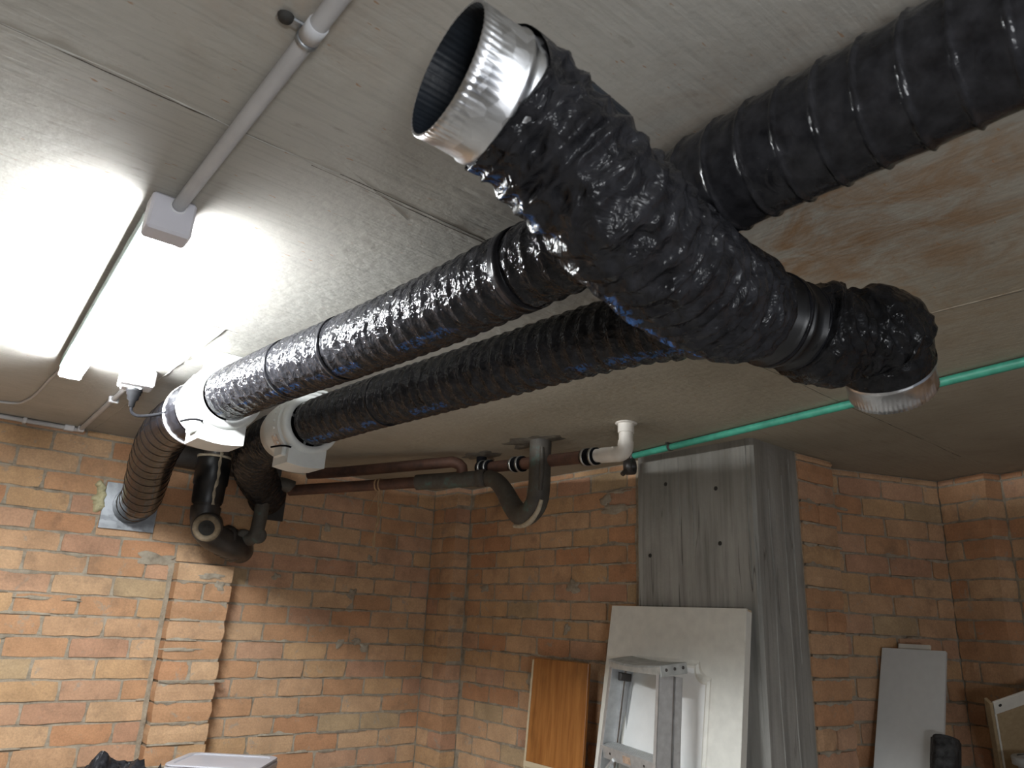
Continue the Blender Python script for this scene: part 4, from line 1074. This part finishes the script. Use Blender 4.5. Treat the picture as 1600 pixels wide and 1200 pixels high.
m = MB(); m.box((W, 0.001, 0), (W + 0.0015, 0.034, HT - 0.008), RDr); m.build('edge_strip', MT['doorwhite'], dr)

# ---------------------------------------------------------------- folded aluminium stepladder leaning on the door
lh = Vector((0.311, 0.953, 0)).normalized(); lw = Vector((0.953, -0.311, 0)).normalized()
near = Vector((2.201, 1.796, -0.122)); LLn = 0.375
mid = near + lh * LLn / 2
lean = math.radians(6.0)
# local x: from far-left to near-right (-lh), local y: toward the door (lw), z up
Rl = Matrix(((-lh.x, lw.x, 0), (-lh.y, lw.y, 0), (0, 0, 1))).to_4x4()
Hl = (near.z - FL) / math.cos(lean)
base_l = mid - Vector((0, 0, near.z - FL)) - lw * math.tan(lean) * (near.z - FL)
RLd = Matrix.Translation(base_l) @ Rl @ Matrix.Rotation(-lean, 4, 'X')
ld = thing('stepladder', (base_l.x, base_l.y, FL), 'folded grey aluminium stepladder leaning in front of the white door panel', 'ladder')
fl = 0.062    # how much each rail splays per metre
hw = LLn / 2 - 0.006
def rail(m, sgn, y0, y1, ztop, channel=True, t=0.0025):
    f = lambda z: sgn * (hw + fl * (ztop + 0.0 - z))
    def prism(xo0, xo1, ya, yb):
        v = []
        for z in (0.0, ztop):
            x = f(z)
            v += [RLd @ Vector((x + sgn * xo0, ya, z)), RLd @ Vector((x + sgn * xo1, ya, z)), RLd @ Vector((x + sgn * xo1, yb, z)), RLd @ Vector((x + sgn * xo0, yb, z))]
        fs = [(0, 1, 5, 4), (1, 2, 6, 5), (2, 3, 7, 6), (3, 0, 4, 7), (0, 3, 2, 1), (4, 5, 6, 7)]
        if sgn < 0: fs = [tuple(reversed(q)) for q in fs]
        m.add(v, fs)
    prism(-t, 0, y0, y1)                  # web
    prism(-0.020, 0, y0, y0 + t)          # flanges point inward
    prism(-0.020, 0, y1 - t, y1)
for s in (-1, 1):
    m = MB(); rail(m, s, 0.0, 0.060, Hl - 0.030); m.build('front_rail', MT['alu'], ld)
    m = MB(); rail(m, s, 0.068, 0.098, Hl - 0.030); m.build('rear_rail', MT['alu'], ld)
# cap: gently dished top with rounded ends and a downturned rim
m = MB(); n = 13; vs = []
TP = RLd @ Matrix.Translation((0, 0.0, Hl)) @ Matrix.Rotation(math.radians(14), 4, 'X') @ Matrix.Translation((0, 0.0, -Hl))
for j, (y, dz) in enumerate(((-0.004, -0.034), (-0.006, -0.006), (0.0, 0.0), (0.102, 0.0), (0.108, -0.006), (0.106, -0.034))):
    for i in range(n):
        x = -LLn / 2 + LLn * i / (n - 1); dish = 0.010 * ((2 * i / (n - 1) - 1) ** 2) - 0.010 if dz > -0.03 else 0
        yy = y + (0.010 * (1 - (2 * i / (n - 1) - 1) ** 2) * (1 if y > 0.05 else -1))
        vs.append(TP @ Vector((x, yy, Hl + dz + (dish if dz > -.03 else 0))))
fs = [(j * n + i, j * n + i + 1, (j + 1) * n + i + 1, (j + 1) * n + i) for j in range(5) for i in range(n - 1)]
m.add(vs, fs)
m.build('top_cap', MT['alutop'], ld)
for s in (-1, 1):
    m = MB(); m.bbox((s * LLn / 2 - 0.003, -0.006, Hl - 0.040), (s * LLn / 2 + 0.003, 0.108, Hl - 0.001), 0.002, TP); ep = m.build('cap_end', MT['alutop'], ld)
    for y in (0.018, 0.054, 0.090):
        m = MB(); c = TP @ Vector((s * (LLn / 2 + 0.003), y, Hl - 0.018)); axr = (RLd.to_3x3() @ Vector((s, 0, 0)))
        m.lathe(c, axr, [(0, 0.006), (0.003, 0.004), (0.0032, 0.0001)], 12); m.build('rivet', MT['darkpipe'], ep)
for i in range(1, 4):
    z = Hl - 0.315 * i
    w = hw + fl * (Hl - 0.03 - z) - 0.003
    TS = RLd @ Matrix.Translation((0, 0, z)) @ Matrix.Rotation(math.radians(14), 4, 'X') @ Matrix.Translation((0, 0, -z))
    m = MB(); m.bbox((-w, 0.0, z - 0.004), (w, 0.062, z), 0.001, TS); m.bbox((-w, -0.002, z - 0.045), (w, 0.001, z), 0.001, TS); m.bbox((-w, 0.059, z - 0.03), (w, 0.062, z), 0.001, TS)
    for q in range(4): m.bbox((-w, 0.008 + 0.013 * q, z), (w, 0.013 + 0.013 * q, z + 0.0015), 0.0005, TS)
    tr_ = m.build('tread', MT['alu'], ld)
    for s in (-1, 1):
        m = MB(); m.bbox((s * w * .62 - 0.004, -0.005, z - 0.026), (s * w * .62 + 0.004, -0.002, z - 0.018), 0.001, TS); m.build('rivet', MT['darkpipe'], tr_)
        m = MB(); a = RLd @ Vector((s * (w - 0.004), 0.004, z - 0.12)); bq = RLd @ Vector((s * (w - 0.10), 0.004, z - 0.04)); m.tube([a, bq], 0.007, 6); m.build('brace', MT['alu'], tr_)
    if i == 1:
        m = MB(); m.bbox((-0.025, -0.004, z - 0.036), (0.028, -0.002, z - 0.012), 0.0005, TS); tag(m.build('sticker', MT['label_'], tr_), 'small worn tan sticker')
for i in (1, 2, 3):
    z = Hl - 0.315 * i - 0.1; w = hw + fl * (Hl - z) - 0.003
    m = MB(); m.bbox((-w, 0.078, z - 0.02), (w, 0.081, z), 0.001, RLd); m.build('rear_brace', MT['alu'], ld)
m = MB(); m.bbox((-hw + 0.01, 0.035, Hl - 0.075), (-hw + 0.035, 0.085, Hl - 0.045), 0.003, RLd); m.build('hinge_bracket', MT['darkpipe'], ld)

# ---------------------------------------------------------------- brown board on wall B
bd = thing('timber_board', (2.50, 2.61, FL), 'dark orange varnished timber board with pale edges leaning on bricks left of the ladder', 'board')
RB = Matrix.Translation((2.385, 2.795, FL + 0.002)) @ Matrix.Rotation(-math.pi / 2, 4, 'Z') @ Matrix.Rotation(-math.atan2(0.085, 1.24), 4, 'X') 
b = MB(); b.bbox((0.012, 0.0, 0.80), (0.375, 0.016, 1.243), 0.002, RB); b.build('varnished_face', MT['stain'], bd)
b = MB(); b.bbox((0.0, -0.001, 0.02), (0.012, 0.020, 1.235), 0.001, RB); b.bbox((0.0, -0.002, 0.776), (0.375, 0.018, 0.80), 0.001, RB); b.build('edge_trim', MT['rawedge'], bd)
b = MB(); b.bbox((0.012, 0.004, 0.0), (0.375, 0.016, 0.776), 0.002, RB); b.build('lower_face', MT['rawedge'], bd)

# ---------------------------------------------------------------- boards on the recessed wall
BTN = 0.40      # these boards lean sideways into the corner; run of the lean per metre of height
def lean_board(name, label, x, y0, y1, ztop):
    h = ztop - FL; org = Vector((x - BTN * h, y1, FL + 0.002)); t = thing(name, org, label, 'board')
    return t, Matrix.Translation(org) @ Matrix.Rotation(-math.pi / 2, 4, 'Z') @ Matrix.Rotation(-math.atan(BTN), 4, 'X'), h * math.sqrt(1 + BTN * BTN), y1 - y0
t, R, h, w = lean_board('white_board', 'tall pale grey-white laminate board leaning in the recessed brick corner', 3.345, 1.275, 1.528, -0.029)
b = MB(); b.bbox((0, 0, 0), (w, 0.015, h), 0.001, R); b.build('panel', MT['laminate'], t)
b = MB(); b.bbox((-0.0006, 0.001, 0.001), (0, 0.014, h - 0.001), 0.0002, R); b.build('edge_band', MT['doorwhite'], t)
t, R, h, w = lean_board('white_board', 'narrower white board of which only the top edge shows behind the tall grey-white one', 3.395, 1.352, 1.480, -0.010)
b = MB(); b.bbox((0, 0, 0), (w, 0.012, h), 0.001, R); b.build('panel', MT['doorwhite'], t)
b = MB(); b.bbox((0, 0.0005, h), (w, 0.0115, h + 0.0006), 0.0002, R); b.build('edge_band', MT['doorwhite'], t)
# black roll of sheeting in front of the board
rb = thing('sheeting_roll', (2.72, 1.235, FL), 'dusty black roll of sheeting leaning against the right edge of the tall white board', 'roll')
top = Vector((3.13, 1.232, -0.335)); bot = top + Vector((-BTN * (top.z - FL), 0.0, FL - top.z + 0.02))
m = MB(); P = resample([bot, bot.lerp(top, 0.5), top], 0.02); T_, A_, B_ = frames(P, (1, 0, 0)); sg = 40; vs = []
for i, p in enumerate(P):
    for k in range(sg):
        a = 2 * math.pi * k / sg; r = 0.047 + 0.006 * mn.noise(Vector((math.cos(a) * 2, math.sin(a) * 2, i * 0.15))) + 0.003 * math.sin(a * 5)
        vs.append(p + (A_[i] * math.cos(a) + B_[i] * math.sin(a)) * r)
m.add(vs, [(i * sg + k, i * sg + (k + 1) % sg, (i + 1) * sg + (k + 1) % sg, (i + 1) * sg + k) for i in range(len(P) - 1) for k in range(sg)], True); m.build('outer_wrap', MT['roll'], rb)
m = MB(); vs = []; n = 90
for j in (0, 1):
    for i in range(n):
        a = i * 0.42; r = 0.008 + 0.038 * i / n; c = P[-1] + T_[-1] * (-0.02 + 0.026 * j)
        vs.append(c + (A_[-1] * math.cos(a) + B_[-1] * math.sin(a)) * r)
m.add(vs, [(i, i + 1, n + i + 1, n + i) for i in range(n - 1)], True); m.lathe(P[-1], T_[-1], [(-0.01, 0.045), (-0.01, 0.0001)], 24); m.build('rolled_end', MT['roll'], rb)

# ---------------------------------------------------------------- bin with drawer, right edge
def ray(px, py): return r_ * (px - 800) + u_ * (600 - py) + d_ * 1136.55
bx = thing('rubbish_bin', (3.66, 1.02, FL), 'pale grey plastic bin whose rim shows at the bottom right corner', 'bin')
bc = Vector((3.37, 0.945, 0)); 
m = MB(); m.lathe((bc.x, bc.y, FL + 0.002), (0, 0, 1), [(0.0, 0.0001), (0.0, 0.105), (0.01, 0.110), (1.00, 0.135), (1.020, 0.137), (1.020, 0.131), (1.00, 0.129), (0.02, 0.102), (0.02, 0.0001)], 48); m.build('body', MT['binp'], bx)
m = MB(); m.lathe((bc.x, bc.y, FL + 0.002), (0, 0, 1), [(0.995, 0.136), (0.995, 0.152), (1.018, 0.154), (1.024, 0.150), (1.024, 0.134)], 48); m.build('rim', MT['binp'], bx)
dw = thing('drawer', (3.45, 1.05, -0.3), 'tilted broken drawer of white board and brown chipboard standing in the grey bin', 'drawer')
D0 = 2.75
O = ray(1551, 1097).normalized() * 0 + ray(1551, 1097) * (D0 / 1136.55)
U = (ray(1600, 1080) * (D0 * 1.0 / 1136.55) - O).normalized(); V = (ray(1596, 1182) * (D0 * 1.03 / 1136.55) - O); V = (V - U * V.dot(U)).normalized()
Wn = U.cross(V).normalized()
if Wn.dot(O) < 0: Wn = -Wn
RW = Matrix(((U.x, Wn.x, V.x, O.x), (U.y, Wn.y, V.y, O.y), (U.z, Wn.z, V.z, O.z), (0, 0, 0, 1)))
b = MB(); b.bbox((0.0, -0.004, 0.0), (0.30, 0.004, 0.058), 0.001, RW); fr = b.build('front_strip', MT['doorwhite'], dw)
b = MB(); b.lathe(RW @ Vector((0.024, -0.004, 0.022)), -Wn, [(0, 0.0065), (0.002, 0.005), (0.0005, 0.003), (0.0005, 0.0001)], 14); b.build('screw_hole', MT['dark'], fr)
b = MB(); b.bbox((0.006, 0.004, 0.02), (0.30, 0.009, 0.42), 0.001, RW); b.build('base_panel', MT['chip'], dw)
b = MB(); b.bbox((-0.002, -0.006, 0.058), (0.005, 0.008, 0.42), 0.001, RW); b.build('edge_lip', MT['doorwhite'], dw)
b = MB(); b.bbox((-0.014, -0.004, 0.0), (-0.002, 0.030, 0.42), 0.002, RW); b.build('side_panel', MT['chip'], dw)

# ---------------------------------------------------------------- bench with tub and bag, bottom left (mostly below the frame)
bn = thing('workbench', (1.0, 3.1, FL), 'low timber workbench against the brick wall, below the tub and the black bag', 'bench')
BT = -0.775
for i in range(4):
    b = MB(); b.bbox((0.15, 2.66 + 0.22 * i, BT - 0.03), (1.55, 2.66 + 0.22 * i + 0.214, BT), 0.003); b.build('plank', MT['plank'], bn)
for x in (0.2, 1.5):
    for y in (2.70, 3.48):
        b = MB(); b.bbox((x - 0.03, y - 0.03, FL), (x + 0.03, y + 0.03, BT - 0.03), 0.003); b.build('leg', MT['plank'], bn)
tb = thing('storage_tub', (1.08, 2.93, BT), 'white plastic storage tub, only its top edge showing at the bottom left', 'tub')
ta = math.atan2(-0.63, 0.77); RTb = Matrix.Translation((1.115, 2.965, BT)) @ Matrix.Rotation(ta, 4, 'Z')
def rrect(w, h, r, n=6):
    pts = []
    for (cx, cy, a0) in ((w - r, -h + r, -90), (w - r, h - r, 0), (-w + r, h - r, 90), (-w + r, -h + r, 180)):
        pts += [(cx + r * math.cos(math.radians(a0 + 90 * i / n)), cy + r * math.sin(math.radians(a0 + 90 * i / n))) for i in range(n + 1)]
    return pts
def loft(m, secs, R, close_first=True, close_last=False):
    vs = []; k = len(secs[0][0])
    for pts, z in secs: vs += [R @ Vector((x, y, z)) for x, y in pts]
    fs = [(i * k + j, i * k + (j + 1) % k, (i + 1) * k + (j + 1) % k, (i + 1) * k + j) for i in range(len(secs) - 1) for j in range(k)]
    if close_first: fs.append(tuple(reversed(range(k))))
    if close_last: fs.append(tuple((len(secs) - 1) * k + j for j in range(k)))
    m.add(vs, fs, False)
m = MB(); loft(m, [(rrect(0.135, 0.10, 0.03), 0.001), (rrect(0.160, 0.12, 0.035), 0.205), (rrect(0.155, 0.115, 0.033), 0.205), (rrect(0.13, 0.095, 0.03), 0.01)], RTb, True, True); m.build('body', MT['tub'], tb)
m = MB(); loft(m, [(rrect(0.160, 0.12, 0.035), 0.198), (rrect(0.172, 0.132, 0.04), 0.200), (rrect(0.174, 0.134, 0.04), 0.222), (rrect(0.168, 0.128, 0.038), 0.232), (rrect(0.155, 0.115, 0.033), 0.232)], RTb, False, False)
m.build('rim', MT['tub'], tb)
m = MB(); loft(m, [(rrect(0.172, 0.132, 0.04), 0.233), (rrect(0.170, 0.130, 0.04), 0.238), (rrect(0.150, 0.112, 0.035), 0.238), (rrect(0.146, 0.108, 0.035), 0.234)], RTb, True, True); m.build('lid', MT['tub'], tb)
# bag
bg = thing('bin_bag', (0.85, 3.1, BT), 'crumpled black plastic bag slumped at the bottom left, peaks poking up', 'bag')
m = MB(); nu, nv = 72, 30; vs = []; c = Vector((0.73, 3.10, BT))
for j in range(nv + 1):
    ph_ = math.pi / 2 * j / nv
    for i in range(nu):
        a = 2 * math.pi * i / nu; dx, dy, dz = math.cos(a) * math.cos(ph_), math.sin(a) * math.cos(ph_), math.sin(ph_)
        q = Vector((dx, dy, dz)); r = 1 + 0.30 * mn.noise(q * 2.6 + Vector((3, 1, 2))) + 0.30 * (1 - abs(mn.noise(q * 4.3)) * 2.6) * 0.28 + 0.05 * mn.noise(q * 13)
        vs.append(c + Vector((dx * 0.22 * r, dy * 0.14 * r, dz * 0.22 * r)))
m.add(vs, [(j * nu + i, j * nu + (i + 1) % nu, (j + 1) * nu + (i + 1) % nu, (j + 1) * nu + i) for j in range(nv) for i in range(nu)], False); m.build('bag_body', MT['bag'], bg)
m = MB()
for (x, y, hh, s) in ((0.905, 3.02, 0.235, 0.05), (0.955, 3.00, 0.205, 0.03)):
    k = 9; vs = [Vector((x + math.cos(i * 2 * math.pi / k) * s * (1 + .3 * math.sin(i * 2.3)), y + math.sin(i * 2 * math.pi / k) * s, BT + 0.09)) for i in range(k)]
    m.add(vs + [Vector((x + 0.006, y, BT + hh))], [(i, (i + 1) % k, k) for i in range(k)])
m.build('gathered_peak', MT['bag'], bg)

# ---------------------------------------------------------------- lift everything so that the floor is at z = 0
bpy.context.view_layer.update()
for o in list(C.objects):
    if o.parent is None: o.location.z += Z0
